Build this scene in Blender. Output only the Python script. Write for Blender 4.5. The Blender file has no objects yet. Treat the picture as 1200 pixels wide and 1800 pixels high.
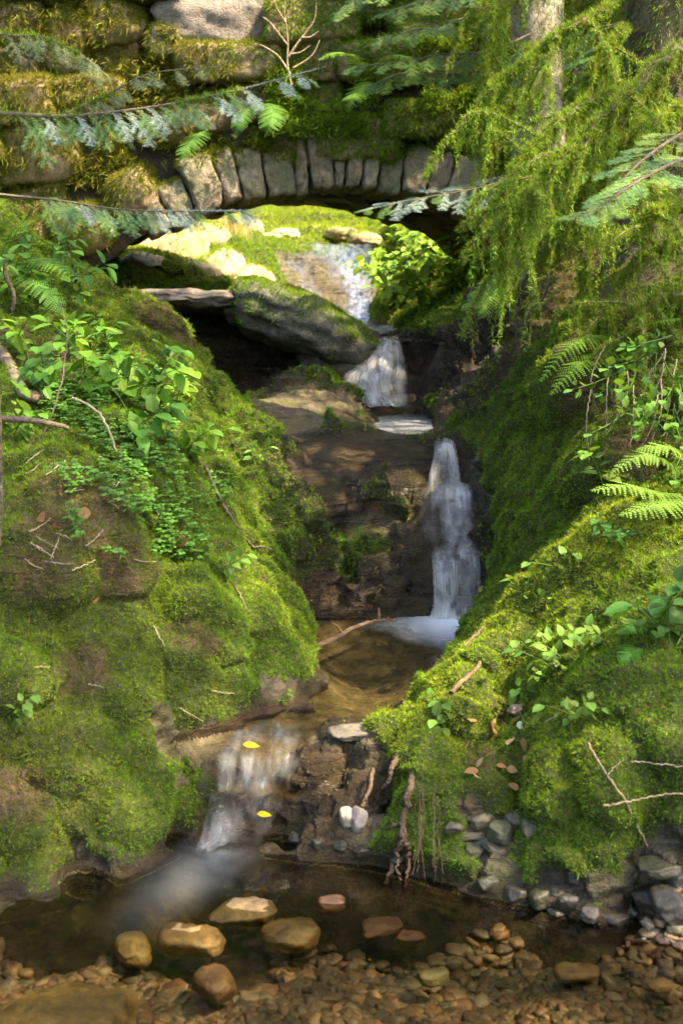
import bpy, math, random
import numpy as np
from mathutils import Vector

# ------------------------------------------------------------------ camera
C = bpy.context.scene.collection
SC = bpy.context.scene
F_PX, PITCH, CAMZ = 2200.0, math.radians(9.8), 1.7
cam_data = bpy.data.cameras.new("camera")
cam = bpy.data.objects.new("camera", cam_data)
C.objects.link(cam)
SC.camera = cam
cam.location = (0, 0, CAMZ)
cam.rotation_euler = (math.pi / 2 - PITCH, 0, 0)
cam_data.sensor_fit = 'VERTICAL'
cam_data.sensor_height = 36.0
cam_data.lens = 36.0 * F_PX / 1800.0
cam_data.clip_start = 0.05
cam_data.clip_end = 500
cam_data.dof.use_dof = True
cam_data.dof.focus_distance = 5.5
cam_data.dof.aperture_fstop = 4.0

# ------------------------------------------------------------------ world, sun, exposure
SUN_DIR = Vector((0.54, -0.27, 0.80)).normalized()          # towards the sun
elev = math.asin(SUN_DIR.z)
azim = math.atan2(SUN_DIR.x, SUN_DIR.y)
world = bpy.data.worlds.new("World")
SC.world = world
world.use_nodes = True
wn = world.node_tree
sky = wn.nodes.new('ShaderNodeTexSky')
sky.sky_type = 'NISHITA'
sky.sun_disc = False
sky.sun_elevation = elev
sky.sun_rotation = azim
sky.air_density = 1.0
sky.dust_density = 5.0
bg = wn.nodes['Background']
bg.inputs['Strength'].default_value = 0.14
wn.links.new(sky.outputs[0], bg.inputs['Color'])
sun_data = bpy.data.lights.new("sun", 'SUN')
sun_data.energy = 4.3
sun_data.angle = math.radians(0.6)
sun_data.color = (1.0, 0.81, 0.56)
sun = bpy.data.objects.new("sun", sun_data)
C.objects.link(sun)
sun.rotation_euler = SUN_DIR.to_track_quat('Z', 'Y').to_euler()
sun.location = (6, -4, 12)
SC.view_settings.view_transform = 'Standard'
SC.view_settings.look = 'None'
SC.view_settings.gamma = 1.0
SC.view_settings.exposure = 2.55
SC.cycles.use_denoising = True
SC.cycles.max_bounces = 8
SC.cycles.diffuse_bounces = 3
SC.cycles.glossy_bounces = 3
SC.cycles.transmission_bounces = 4
SC.cycles.transparent_max_bounces = 12
SC.cycles.caustics_reflective = False
SC.cycles.caustics_refractive = False
SC.cycles.sample_clamp_indirect = 4.0

# ------------------------------------------------------------------ helpers
rng = np.random.default_rng(7)
random.seed(7)
ST, CT = math.sin(PITCH), math.cos(PITCH)


def ray(px, py):
    cx, cy = (px - 600) / F_PX, (900 - py) / F_PX
    return np.array((cx, CT + cy * ST, -ST + cy * CT))


def P(px, py, Y):                      # a point of the place at distance Y along the ravine
    r = ray(px, py)
    return tuple(np.array((0, 0, CAMZ)) + r * (Y / r[1]))


def Z(px, py, z):                      # a point of the place at height z
    r = ray(px, py)
    return tuple(np.array((0, 0, CAMZ)) + r * ((z - CAMZ) / r[2]))


def tag(o, label=None, cat=None, group=None, kind=None):
    if label: o['label'] = label
    if cat: o['category'] = cat
    if group: o['group'] = group
    if kind: o['kind'] = kind
    return o


def empty(name, loc=(0, 0, 0)):
    o = bpy.data.objects.new(name, None)
    C.objects.link(o)
    o.location = loc
    o.empty_display_size = 0.05
    return o


def make_mesh(name, V, polys, mat, parent=None, smooth=True, attrs=None, uv=None, loc=None):
    """V (n,3); polys list of int arrays (m,k). attrs {name: (n,4)} point colours."""
    V = np.asarray(V, dtype=np.float32)
    if loc is not None:
        V = V - np.asarray(loc, dtype=np.float32)
    me = bpy.data.meshes.new(name)
    me.vertices.add(len(V))
    me.vertices.foreach_set('co', V.ravel())
    if isinstance(polys, np.ndarray): polys = [polys]
    polys = [np.asarray(p, dtype=np.int32) for p in polys if len(p)]
    idx = np.concatenate([p.ravel() for p in polys])
    tot = np.concatenate([np.full(len(p), p.shape[1], np.int32) for p in polys])
    start = np.concatenate([[0], np.cumsum(tot)[:-1]]).astype(np.int32)
    me.loops.add(len(idx))
    me.loops.foreach_set('vertex_index', idx)
    me.polygons.add(len(tot))
    me.polygons.foreach_set('loop_start', start)
    me.polygons.foreach_set('loop_total', tot)
    me.polygons.foreach_set('use_smooth', np.full(len(tot), smooth))
    if attrs:
        for k, a in attrs.items():
            at = me.attributes.new(k, 'FLOAT_COLOR', 'POINT')
            at.data.foreach_set('color', np.asarray(a, dtype=np.float32).ravel())
    if uv is not None:
        l = me.uv_layers.new(name='UVMap')
        l.data.foreach_set('uv', np.asarray(uv, dtype=np.float32)[idx].ravel())
    me.update(calc_edges=True)
    me.validate()
    if mat is not None:
        me.materials.append(mat)
    o = bpy.data.objects.new(name, me)
    C.objects.link(o)
    if loc is not None: o.location = loc
    if parent is not None: o.parent = parent
    return o


class MB:
    """collects vertex/face arrays (with a colour per vertex) for one mesh"""
    def __init__(s): s.v, s.p3, s.p4, s.c, s.n = [], [], [], [], 0

    def add(s, V, tris=None, quads=None, col=(1, 1, 1, 1)):
        V = np.asarray(V, dtype=np.float32)
        if tris is not None and len(tris): s.p3.append(np.asarray(tris) + s.n)
        if quads is not None and len(quads): s.p4.append(np.asarray(quads) + s.n)
        s.v.append(V)
        c = np.asarray(col, dtype=np.float32)
        s.c.append(np.broadcast_to(c, (len(V), 4)) if c.ndim == 1 else c)
        s.n += len(V)

    def build(s, name, mat, parent=None, smooth=True, loc=None):
        polys = []
        if s.p3: polys.append(np.concatenate(s.p3))
        if s.p4: polys.append(np.concatenate(s.p4))
        return make_mesh(name, np.concatenate(s.v), polys, mat, parent, smooth,
                         {'col': np.concatenate(s.c)}, loc=loc)


# ---- numpy noise
def _hash(ix, iy, iz, seed):
    h = (ix * 374761393 + iy * 668265263 + iz * 2147483647 + seed * 974634777) & 0xffffffff
    h = ((h ^ (h >> 13)) * 1274126177) & 0xffffffff
    h = ((h ^ (h >> 16)) * 2246822519) & 0xffffffff
    return (h ^ (h >> 15)) & 0xffffffff


def vnoise(p, seed=0):
    """gradient-like value noise in -1..1, p (n,3)"""
    p = np.asarray(p, dtype=np.float64)
    i = np.floor(p).astype(np.int64)
    f = p - i
    u = f * f * f * (f * (f * 6 - 15) + 10)
    r = np.zeros(len(p))
    for dx in (0, 1):
        wx = u[:, 0] if dx else 1 - u[:, 0]
        for dy in (0, 1):
            wy = u[:, 1] if dy else 1 - u[:, 1]
            for dz in (0, 1):
                wz = u[:, 2] if dz else 1 - u[:, 2]
                h = _hash(i[:, 0] + dx, i[:, 1] + dy, i[:, 2] + dz, seed)
                gx = (h & 1023) / 511.5 - 1
                gy = ((h >> 10) & 1023) / 511.5 - 1
                gz = ((h >> 20) & 1023) / 511.5 - 1
                d = gx * (f[:, 0] - dx) + gy * (f[:, 1] - dy) + gz * (f[:, 2] - dz)
                r += wx * wy * wz * d
    return r * 1.5


def fbm(p, octs=4, seed=0, ridged=False, gain=0.5):
    p = np.asarray(p, dtype=np.float64)
    r, a, t = np.zeros(len(p)), 1.0, 0.0
    for k in range(octs):
        n = vnoise(p * (2.03 ** k) + k * 17.3, seed + k)
        if ridged: n = 1 - 2 * np.abs(n)
        r += a * n
        t += a
        a *= gain
    return r / t


def worley(p, seed=0, ident=False):
    p = np.asarray(p, dtype=np.float64)
    i = np.floor(p).astype(np.int64)
    best = np.full(len(p), 9.0)
    who = np.zeros(len(p))
    for dx in (-1, 0, 1):
        for dy in (-1, 0, 1):
            for dz in (-1, 0, 1):
                c = i + (dx, dy, dz)
                h = _hash(c[:, 0], c[:, 1], c[:, 2], seed)
                q = c + np.stack([(h & 1023) / 1023., ((h >> 10) & 1023) / 1023., ((h >> 20) & 1023) / 1023.], 1)
                d = ((q - p) ** 2).sum(1)
                if ident: who = np.where(d < best, ((h >> 5) & 4095) / 4095., who)
                best = np.minimum(best, d)
    return (np.sqrt(best), who) if ident else np.sqrt(best)


def sstep(a, b, x):
    t = np.clip((x - a) / (b - a), 0, 1)
    return t * t * (3 - 2 * t)


def grid_quads(nr, nc):
    a = np.arange(nr * nc).reshape(nr, nc)
    return np.stack([a[:-1, :-1], a[:-1, 1:], a[1:, 1:], a[1:, :-1]], -1).reshape(-1, 4)


def vnormals(V, Q):
    n = np.zeros_like(V)
    a, b, c, d = (V[Q[:, k]] for k in range(4))
    fn = np.cross(c - a, d - b)
    for k in range(4):
        for j in range(3):
            n[:, j] += np.bincount(Q[:, k], fn[:, j], len(V))
    return n / np.maximum(np.linalg.norm(n, axis=1, keepdims=True), 1e-9)


# ---- node helpers
def new_mat(name):
    m = bpy.data.materials.new(name)
    m.use_nodes = True
    nt = m.node_tree
    nt.nodes.clear()
    out = nt.nodes.new('ShaderNodeOutputMaterial')
    return m, nt, out


def N(nt, typ, **kw):
    n = nt.nodes.new(typ)
    for k, v in kw.items():
        if k in n.inputs: n.inputs[k].default_value = v
        else: setattr(n, k, v)
    return n


def mixc(nt, fac, a, b, blend='MIX'):
    n = nt.nodes.new('ShaderNodeMix')
    n.data_type = 'RGBA'
    n.blend_type = blend
    for s, v in ((n.inputs[0], fac), (n.inputs[6], a), (n.inputs[7], b)):
        if isinstance(v, bpy.types.NodeSocket): nt.links.new(v, s)
        elif isinstance(v, (int, float)): s.default_value = v
        else: s.default_value = (*v, 1) if len(v) == 3 else v
    return n.outputs[2]


def mth(nt, op, a, b=0.0, clamp=False):
    n = nt.nodes.new('ShaderNodeMath')
    n.operation = op
    n.use_clamp = clamp
    for s, v in ((n.inputs[0], a), (n.inputs[1], b)):
        if isinstance(v, bpy.types.NodeSocket): nt.links.new(v, s)
        else: s.default_value = v
    return n.outputs[0]


def noise(nt, scale, detail=5, rough=0.55, vec=None, dist=0.0):
    n = N(nt, 'ShaderNodeTexNoise', Scale=scale, Detail=detail, Roughness=rough, Distortion=dist)
    if vec is not None: nt.links.new(vec, n.inputs['Vector'])
    return n.outputs['Fac']


def ramp(nt, fac, stops):
    r = nt.nodes.new('ShaderNodeValToRGB')
    el = r.color_ramp.elements
    while len(el) < len(stops): el.new(0.5)
    for e, (p, c) in zip(el, stops):
        e.position = p
        e.color = (*c, 1) if len(c) == 3 else c
    nt.links.new(fac, r.inputs[0])
    return r.outputs[0]


def bump(nt, h, strength, dist=0.02):
    b = N(nt, 'ShaderNodeBump', Strength=strength, Distance=dist)
    nt.links.new(h, b.inputs['Height'])
    return b.outputs[0]


def pos(nt):
    return nt.nodes.new('ShaderNodeNewGeometry').outputs['Position']


def leaf_mat(name, translucent=0.35, rough=0.5, spec=0.3, hue_var=0.0):
    """foliage: colour comes per leaf from the 'col' attribute"""
    m, nt, out = new_mat(name)
    a = N(nt, 'ShaderNodeAttribute', attribute_name='col')
    col = a.outputs['Color']
    pr = N(nt, 'ShaderNodeBsdfPrincipled', Roughness=rough)
    pr.inputs['Specular IOR Level'].default_value = spec
    nt.links.new(col, pr.inputs['Base Color'])
    tr = N(nt, 'ShaderNodeBsdfTranslucent')
    tcol = mixc(nt, 1.0, col, (1.5, 1.25, 0.55), 'MULTIPLY')
    nt.links.new(tcol, tr.inputs['Color'])
    mx = N(nt, 'ShaderNodeMixShader', Fac=translucent)
    nt.links.new(pr.outputs[0], mx.inputs[1])
    nt.links.new(tr.outputs[0], mx.inputs[2])
    nt.links.new(mx.outputs[0], out.inputs[0])
    return m


# ------------------------------------------------------------------ the ravine: one terrain sheet
WL1, WL2, WL3, WL4 = 0.0, 0.25, 0.94, 1.375     # water levels of the four pools

LINES = [
    # pool 1 shoreline, left
    [Z(-300, 1680, 0), Z(-150, 1640, 0), Z(0, 1610, 0), Z(100, 1590, 0), Z(200, 1555, 0), Z(280, 1512, 0), Z(340, 1468, .02)],
    # cascade left edge up to pool 2
    [Z(342, 1460, .03), Z(356, 1425, .08), Z(368, 1385, .13), Z(366, 1350, .19), Z(380, 1312, .25), Z(425, 1275, .26)],
    # pool 2 shoreline, left, to the foot of the rock
    [Z(425, 1272, .25), Z(500, 1258, .25), Z(588, 1232, .25), Z(575, 1205, .25), Z(545, 1165, .25), Z(525, 1120, .25), Z(505, 1086, .25)],
    # left bank profiles (water -> up)
    [Z(0, 1610, 0), P(0, 1520, 3.47), P(0, 1400, 3.56), P(0, 1300, 3.66), P(0, 1180, 3.74), P(0, 1120, 3.95), P(0, 1000, 4.05), P(0, 900, 4.3), P(0, 800, 4.6), P(0, 700, 5.0), P(0, 600, 5.6), P(0, 520, 6.3), P(0, 440, 7.2), P(0, 380, 8.4)],
    [Z(100, 1590, 0), P(100, 1480, 3.55), P(100, 1350, 3.66), P(100, 1220, 3.8), P(100, 1100, 4.0), P(100, 1000, 4.05), P(105, 920, 4.2), P(100, 820, 4.6), P(100, 720, 5.1), P(100, 620, 5.8), P(100, 540, 6.6), P(100, 470, 7.6)],
    [Z(200, 1555, 0), P(200, 1450, 3.6), P(200, 1320, 3.75), P(205, 1200, 3.9), P(205, 1090, 4.12), P(205, 1020, 4.2), P(215, 950, 4.25), P(200, 860, 4.6), P(200, 760, 5.1), P(200, 680, 5.6), P(200, 610, 6.3), P(195, 560, 7.0), P(190, 530, 8.0)],
    [Z(280, 1512, 0), P(275, 1420, 3.76), P(265, 1320, 3.85), P(262, 1220, 3.95), P(262, 1120, 4.2), P(265, 1040, 4.4), P(270, 960, 4.6), P(275, 860, 4.9), P(270, 760, 5.3)],
    [P(342, 1400, 3.92), P(335, 1330, 3.98), P(330, 1250, 4.02), P(335, 1150, 4.15), P(330, 1060, 4.35), P(340, 1020, 4.45), P(350, 960, 4.75), P(340, 880, 5.1), P(325, 800, 5.5), P(310, 720, 6.0), P(290, 640, 6.7), P(265, 580, 7.3), P(240, 545, 8.0)],
    [P(400, 1260, 4.13), P(420, 1180, 4.3), P(420, 1100, 4.5), P(415, 1020, 4.75), P(400, 940, 5.1), P(380, 870, 5.4), P(360, 800, 5.75)],
    [P(500, 1230, 4.28), P(500, 1170, 4.5), P(475, 1100, 4.7), P(460, 1040, 4.95), P(440, 980, 5.15)],
    # ridge of the left bank (what hides the stream behind)
    [P(540, 1155, 4.84), P(518, 1105, 4.93), P(490, 1050, 5.05), P(462, 1000, 5.17), P(440, 955, 5.27), P(405, 885, 5.5), P(372, 830, 5.75), P(350, 790, 5.95)],
    # foot of the rock at the head of pool 2
    [Z(505, 1085, .24), Z(560, 1088, .24), Z(640, 1088, .24), Z(720, 1086, .24), Z(762, 1086, .24)],
    # rock between bank and lower fall
    [P(500, 1040, 5.45), P(560, 1045, 5.6), P(640, 1045, 5.62), P(740, 1045, 5.66)],
    [P(480, 985, 5.5), P(550, 975, 5.62), P(640, 968, 5.64), P(750, 980, 5.78)],
    [P(440, 900, 5.75), P(520, 890, 5.9), P(560, 920, 5.85), P(640, 935, 5.85), P(735, 950, 5.9)],
    [P(520, 860, 6.1), P(600, 870, 6.15), P(700, 868, 6.2), P(735, 868, 6.22)],
    [P(400, 800, 6.1), P(480, 800, 6.3), P(560, 800, 6.45), P(640, 805, 6.4), P(720, 825, 6.35), P(750, 830, 6.36)],
    [P(370, 730, 6.5), P(440, 745, 6.7), P(520, 760, 6.8), P(600, 770, 6.7)],
    [P(420, 705, 7.0), P(500, 715, 7.2), P(570, 725, 7.2), P(622, 740, 7.0), P(675, 768, 6.7), P(715, 784, 6.45), P(752, 789, 6.4)],
    # slab rising to the hollow
    [P(430, 698, 7.4), P(500, 690, 7.6), P(570, 690, 7.75), P(612, 700, 7.8), P(622, 714, 7.95)],
    [P(500, 682, 7.95), P(535, 662, 8.1), P(570, 665, 8.2), P(600, 680, 8.3)],
    [P(530, 655, 8.5), P(565, 652, 8.6), P(600, 655, 8.6)],
    # mossy rib left of the hollow
    [P(205, 545, 7.9), P(250, 548, 7.8), P(290, 560, 7.65), P(325, 610, 7.4), P(355, 670, 7.15), P(395, 715, 6.95)],
    [P(250, 620, 7.2), P(290, 680, 6.8), P(330, 740, 6.3)],
    # floor of the hollow behind the rib
    [(-1.20, 8.3, 1.0), (-1.0, 8.0, .95), (-.85, 7.7, .9), (-.68, 7.4, .9)],
    [(-1.2, 8.7, 1.0), (-.8, 8.4, .9), (-.5, 8.2, .95)],
    [(-1.3, 9.3, 1.3), (-.8, 9.2, 1.2), (-.4, 9.1, 1.2)],
    [(-1.3, 9.7, 1.75), (-.8, 9.6, 1.65), (-.4, 9.5, 1.45)],
    # pool 3 bed and shoreline
    [Z(640, 724, .91), Z(645, 735, .91), Z(690, 755, .90), Z(745, 772, .90)],
    [Z(680, 735, .86), Z(720, 730, .84), Z(740, 750, .86), Z(755, 772, .88)],
    [Z(760, 716, .96), Z(772, 735, .97), Z(775, 760, .97), Z(805, 780, .96)],
    # behind the lower fall
    [P(757, 790, 6.44), P(780, 790, 6.44), P(802, 788, 6.44)],
    [P(752, 830, 6.38), P(785, 830, 6.38), P(812, 828, 6.38)],
    [P(745, 862, 6.29), P(780, 865, 6.29), P(820, 865, 6.29)],
    [P(728, 872, 6.21), P(775, 875, 6.21), P(830, 872, 6.21)],
    [P(733, 912, 6.08), P(785, 915, 6.08), P(838, 910, 6.08)],
    [P(745, 955, 5.94), P(795, 955, 5.94), P(843, 952, 5.94)],
    [P(757, 988, 5.85), P(800, 988, 5.85), P(845, 987, 5.85)],
    [P(760, 1040, 5.72), P(800, 1040, 5.72), P(848, 1040, 5.72)],
    [Z(762, 1086, .22), Z(800, 1086, .22), Z(850, 1086, .22)],
    # pool 2 bed
    [Z(560, 1180, .1), Z(640, 1200, .08), Z(680, 1230, .1)],
    [Z(560, 1110, .1), Z(660, 1110, 0.02), Z(780, 1110, -.02)],
    [Z(620, 1150, .02), Z(720, 1150, 0.02)],
    [Z(500, 1275, .2), Z(560, 1262, .18), Z(620, 1255, .17), Z(660, 1262, .2)],
    # lip of the cascade and the wet rock beside it
    [Z(440, 1288, .21), Z(500, 1288, .22), Z(560, 1286, .24)],
    [Z(540, 1296, .29), Z(590, 1284, .31), Z(640, 1280, .315), Z(690, 1276, .32)],
    [Z(395, 1335, .16), Z(450, 1330, .16), Z(505, 1325, .18), Z(560, 1325, .22), P(620, 1325, 3.9)],
    [Z(385, 1392, .08), Z(440, 1388, .09), Z(500, 1380, .10), Z(545, 1380, .13), P(600, 1390, 3.78), P(640, 1380, 3.76)],
    [Z(365, 1440, .03), Z(410, 1435, .03), Z(460, 1420, .05), Z(500, 1420, .09), P(560, 1420, 3.73), P(620, 1430, 3.70)],
    [Z(350, 1500, -.04), Z(400, 1500, -.05), Z(455, 1482, -.02), Z(480, 1470, .04), P(540, 1465, 3.66), P(600, 1460, 3.64), P(650, 1460, 3.62)],
    # pool 1 shoreline, right
    [Z(472, 1482, 0), Z(530, 1492, 0), Z(600, 1502, 0), Z(660, 1518, 0), Z(740, 1545, 0), Z(800, 1560, 0), Z(900, 1588, 0), Z(1000, 1602, 0), Z(1080, 1625, 0), Z(1200, 1655, 0), Z(1350, 1690, 0), Z(1600, 1750, 0)],
    # right mound
    [Z(660, 1500, .03), P(655, 1440, 3.72), P(650, 1380, 3.78), P(645, 1345, 3.82), P(655, 1330, 3.86), P(705, 1288, 3.98)],
    [P(745, 1520, 3.52), P(745, 1450, 3.6), P(740, 1390, 3.64), P(735, 1350, 3.62), P(740, 1300, 3.75), P(765, 1258, 3.92), P(785, 1205, 4.06)],
    [P(810, 1530, 3.45), P(810, 1450, 3.52), P(805, 1380, 3.6), P(810, 1330, 3.72), P(820, 1260, 3.85), P(845, 1195, 3.98), P(872, 1130, 4.16)],
    [P(880, 1550, 3.36), P(880, 1480, 3.44), P(880, 1420, 3.5), P(870, 1340, 3.72), P(890, 1270, 4.0), P(900, 1210, 4.08), P(920, 1135, 4.16), P(945, 1030, 4.36)],
    [P(980, 1560, 3.28), P(980, 1490, 3.36), P(985, 1420, 3.42), P(985, 1340, 3.5), P(980, 1270, 3.66), P(985, 1190, 3.86), P(990, 1100, 4.05), P(1000, 1010, 4.25), P(1010, 935, 4.45)],
    [P(1090, 1590, 3.2), P(1090, 1510, 3.28), P(1090, 1420, 3.32), P(1090, 1330, 3.42), P(1090, 1240, 3.56), P(1090, 1150, 3.74), P(1090, 1050, 3.95), P(1090, 960, 4.2), P(1090, 890, 4.5)],
    [Z(1200, 1655, 0), P(1200, 1560, 3.18), P(1200, 1480, 3.24), P(1200, 1400, 3.28), P(1200, 1300, 3.36), P(1200, 1200, 3.5), P(1200, 1100, 3.68), P(1200, 1000, 3.9), P(1200, 900, 4.2), P(1200, 850, 4.6)],
    # ridge of the mound
    [P(705, 1285, 4.0), P(738, 1248, 4.06), P(790, 1198, 4.14), P(872, 1116, 4.26), P(942, 1030, 4.40), P(1012, 946, 4.54), P(1080, 882, 4.65), P(1200, 842, 4.75)],
    # behind the mound
    [Z(720, 1215, .24), Z(780, 1150, .24), Z(850, 1086, .24)],
    [P(950, 1030, 4.85), P(1010, 955, 4.92), P(800, 1200, 4.45), P(870, 1125, 4.6)],
    # right wall of the ravine
    [P(850, 1085, 5.57), P(880, 1060, 5.45), P(920, 1000, 5.3)],
    [P(855, 1000, 5.72), P(850, 930, 5.9), P(842, 870, 6.12), P(822, 820, 6.35), P(808, 785, 6.5)],
    [P(880, 1000, 5.55), P(900, 900, 5.7), P(880, 830, 6.0), P(850, 780, 6.35), P(820, 750, 6.65)],
    [P(930, 940, 5.3), P(950, 860, 5.4), P(940, 780, 5.75), P(900, 720, 6.3), P(850, 690, 7.0), P(800, 690, 7.7)],
    [P(1000, 900, 5.0), P(1005, 820, 5.15), P(1000, 740, 5.4), P(980, 680, 5.75), P(950, 640, 6.3)],
    [P(1030, 860, 4.9), P(1035, 780, 5.0), P(1030, 720, 5.15), P(1030, 640, 5.45), P(1020, 590, 5.8)],
    [P(790, 735, 7.0), P(778, 712, 7.7), P(765, 706, 8.1)],
    [P(722, 720, 8.2), P(722, 680, 8.45), P(715, 640, 8.65), P(706, 608, 8.85), P(715, 585, 9.6)],
    [P(760, 680, 8.4), P(770, 640, 8.55), P(770, 600, 8.75), P(775, 560, 9.3), P(800, 520, 10.2), P(850, 485, 10.8)],
    [P(820, 650, 7.9), P(840, 600, 8.1), P(850, 560, 8.35), P(870, 520, 8.8), P(880, 495, 9.2)],
    [P(880, 660, 7.2), P(900, 610, 7.5), P(910, 570, 7.9), P(920, 530, 8.2)],
    [P(940, 610, 6.7), P(960, 580, 7.0), P(975, 550, 7.2)],
    # right, under the trees
    [P(1000, 560, 6.6), P(1010, 500, 7.0), P(1020, 440, 7.6), P(1020, 360, 8.6), P(1020, 250, 10.0)],
    [P(930, 480, 8.2), P(950, 420, 8.8), P(960, 340, 9.6)],
    [P(1100, 830, 4.75), P(1080, 760, 4.95), P(1080, 680, 5.2), P(1090, 600, 5.5), P(1120, 540, 5.8), P(1140, 440, 6.6), P(1150, 300, 8.0)],
    [P(1200, 800, 4.7), P(1200, 720, 4.8), P(1200, 640, 5.0), P(1200, 560, 5.3), P(1230, 440, 6.0), P(1250, 300, 7.2)],
    # pool 4 and the fall above pool 3
    [Z(655, 603, 1.36), Z(680, 604, 1.36), Z(702, 604, 1.36)],
    [Z(640, 590, 1.25), Z(690, 590, 1.25), Z(650, 580, 1.25)],
    [P(630, 640, 8.62), P(670, 640, 8.62), P(712, 640, 8.62)],
    [P(608, 668, 8.46), P(660, 670, 8.44), P(718, 682, 8.4)],
    [P(625, 718, 8.22), P(670, 718, 8.22), P(720, 718, 8.22)],
    [Z(615, 597, 1.4), Z(610, 585, 1.4), Z(600, 574, 1.4)],
    [Z(712, 598, 1.4), Z(705, 585, 1.4), Z(690, 574, 1.4)],
    # slide upstream
    [P(575, 575, 13.85), P(620, 575, 13.85), P(660, 575, 13.85)],
    [P(540, 545, 14.25), P(600, 545, 14.25), P(658, 545, 14.25)],
    [P(505, 490, 15.1), P(580, 490, 15.1), P(660, 490, 15.1)],
    [P(482, 435, 16.1), P(560, 435, 16.1), P(655, 435, 16.1)],
    [P(450, 425, 17.0), P(560, 427, 17.3), P(700, 420, 17.0)],
    [P(450, 395, 18.5), P(560, 395, 18.5), P(640, 395, 18.5)],
    [P(440, 350, 20), P(560, 340, 20), P(660, 340, 20)],
    # banks upstream
    [P(530, 560, 13.2), P(480, 500, 13.8), P(470, 440, 15.0)],
    [P(200, 520, 9.6), P(260, 520, 10.2), P(330, 525, 10.6), P(400, 540, 10.8), P(450, 530, 11.2)],
    [P(200, 470, 11.5), P(280, 475, 12.0), P(350, 500, 12.2), P(420, 510, 12.5)],
    [P(210, 420, 13.5), P(300, 430, 13.8), P(380, 450, 13.8), P(440, 470, 14.0)],
    [P(250, 360, 16), P(350, 380, 16), P(430, 410, 16.2)],
    [P(720, 575, 12.5), P(690, 560, 13.2), P(672, 500, 14.5), P(668, 440, 15.5)],
    [P(760, 540, 12.0), P(740, 480, 13.4), P(720, 420, 14.8)],
    [P(850, 500, 11.2), P(840, 440, 12.6), P(820, 390, 14)],
    [P(900, 460, 12), P(960, 400, 13.5)],
]
LOOSE = [
    # pool 1 bed
    Z(600, 1790, -.09), Z(200, 1790, -.12), Z(1000, 1790, -.07), Z(600, 1700, -.15), Z(300, 1690, -.16), Z(900, 1710, -.16),
    Z(500, 1580, -.2), Z(700, 1600, -.26), Z(150, 1650, -.2), Z(400, 1540, -.14), Z(1150, 1760, -.08), Z(900, 1640, -.22), Z(1100, 1690, -.16), Z(600, 1550, -.2), Z(300, 1580, -.2),
    (0, 1.8, -.1), (1, 1.8, -.1), (-1, 1.8, -.12), (2, 1.8, -.1), (-2, 1.8, -.1), (0, 0.8, -.1), (2, .8, 0), (-2, .8, 0),
    # hillsides
    (-2.3, 2.6, .9), (-2.6, 3.4, 1.5), (-3.2, 4.2, 2.1), (-3.4, 6, 2.8), (-4, 8, 3.4), (-5, 10, 4.0), (-5, 13, 4.2), (-4, 16, 4.2), (-2.0, 4.2, 1.35), (-2.2, 5.2, 1.8), (-2.6, 7.2, 2.5),
    (2.0, 2.6, .8), (2.6, 3.4, 1.6), (3.2, 4.2, 2.2), (3.6, 6, 3.2), (4.2, 8, 4.0), (5, 10, 4.6), (5, 13, 4.6), (4, 16, 4.6), (2.0, 4.4, 1.5), (2.4, 5.6, 2.3),
    (-6, 20, 6), (0, 23, 6), (6, 20, 6), (-8, 12, 6), (8, 12, 6.5), (-8, 5, 5), (8, 5, 5), (-5, 2, 3), (5, 2, 3), (-12, 12, 8), (12, 12, 8), (-12, 23, 9), (12, 23, 9),
]


def terrain_points():
    pts = []
    for L in LINES:
        L = np.array(L)
        for a, b in zip(L[:-1], L[1:]):
            step = 0.022 * a[1]
            n = max(1, int(np.linalg.norm(b - a) / step))
            for k in range(n): pts.append(a + (b - a) * (k / n))
        pts.append(L[-1])
    pts += [np.array(p, dtype=float) for p in LOOSE]
    pts = np.array(pts)
    keep, seen = [], {}
    for i, p in enumerate(pts):                       # merge points that share a spot
        k = (int(math.floor(p[0] / p[1] / .006)), int(math.log(p[1]) / .006))
        if k in seen: continue
        seen[k] = 1
        keep.append(i)
    return pts[keep]


TP = terrain_points()


def _warp(x, y):                                      # equal detail near and far
    l = np.log(y + 1.5)
    return np.stack([x / (y + 1.5) * 1.0, l], -1)


_q = _warp(TP[:, 0], TP[:, 1])
_d = np.linalg.norm(_q[:, None] - _q[None], axis=-1)
_n = len(_q)
_A = np.zeros((_n + 3, _n + 3))
_A[:_n, :_n] = _d - np.eye(_n) * 0.004
_A[:_n, _n] = 1
_A[:_n, _n + 1:] = _q
_A[_n, :_n] = 1
_A[_n + 1:, :_n] = _q.T
_w = np.linalg.solve(_A, np.concatenate([TP[:, 2], np.zeros(3)]))


def base_height(x, y):
    q = _warp(np.asarray(x, float), np.asarray(y, float))
    r = np.empty(len(q))
    for i in range(0, len(q), 4000):
        d = np.linalg.norm(q[i:i + 4000, None] - _q[None], axis=-1)
        r[i:i + 4000] = d @ _w[:_n] + _w[_n] + q[i:i + 4000] @ _w[_n + 1:]
    return r


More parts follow.
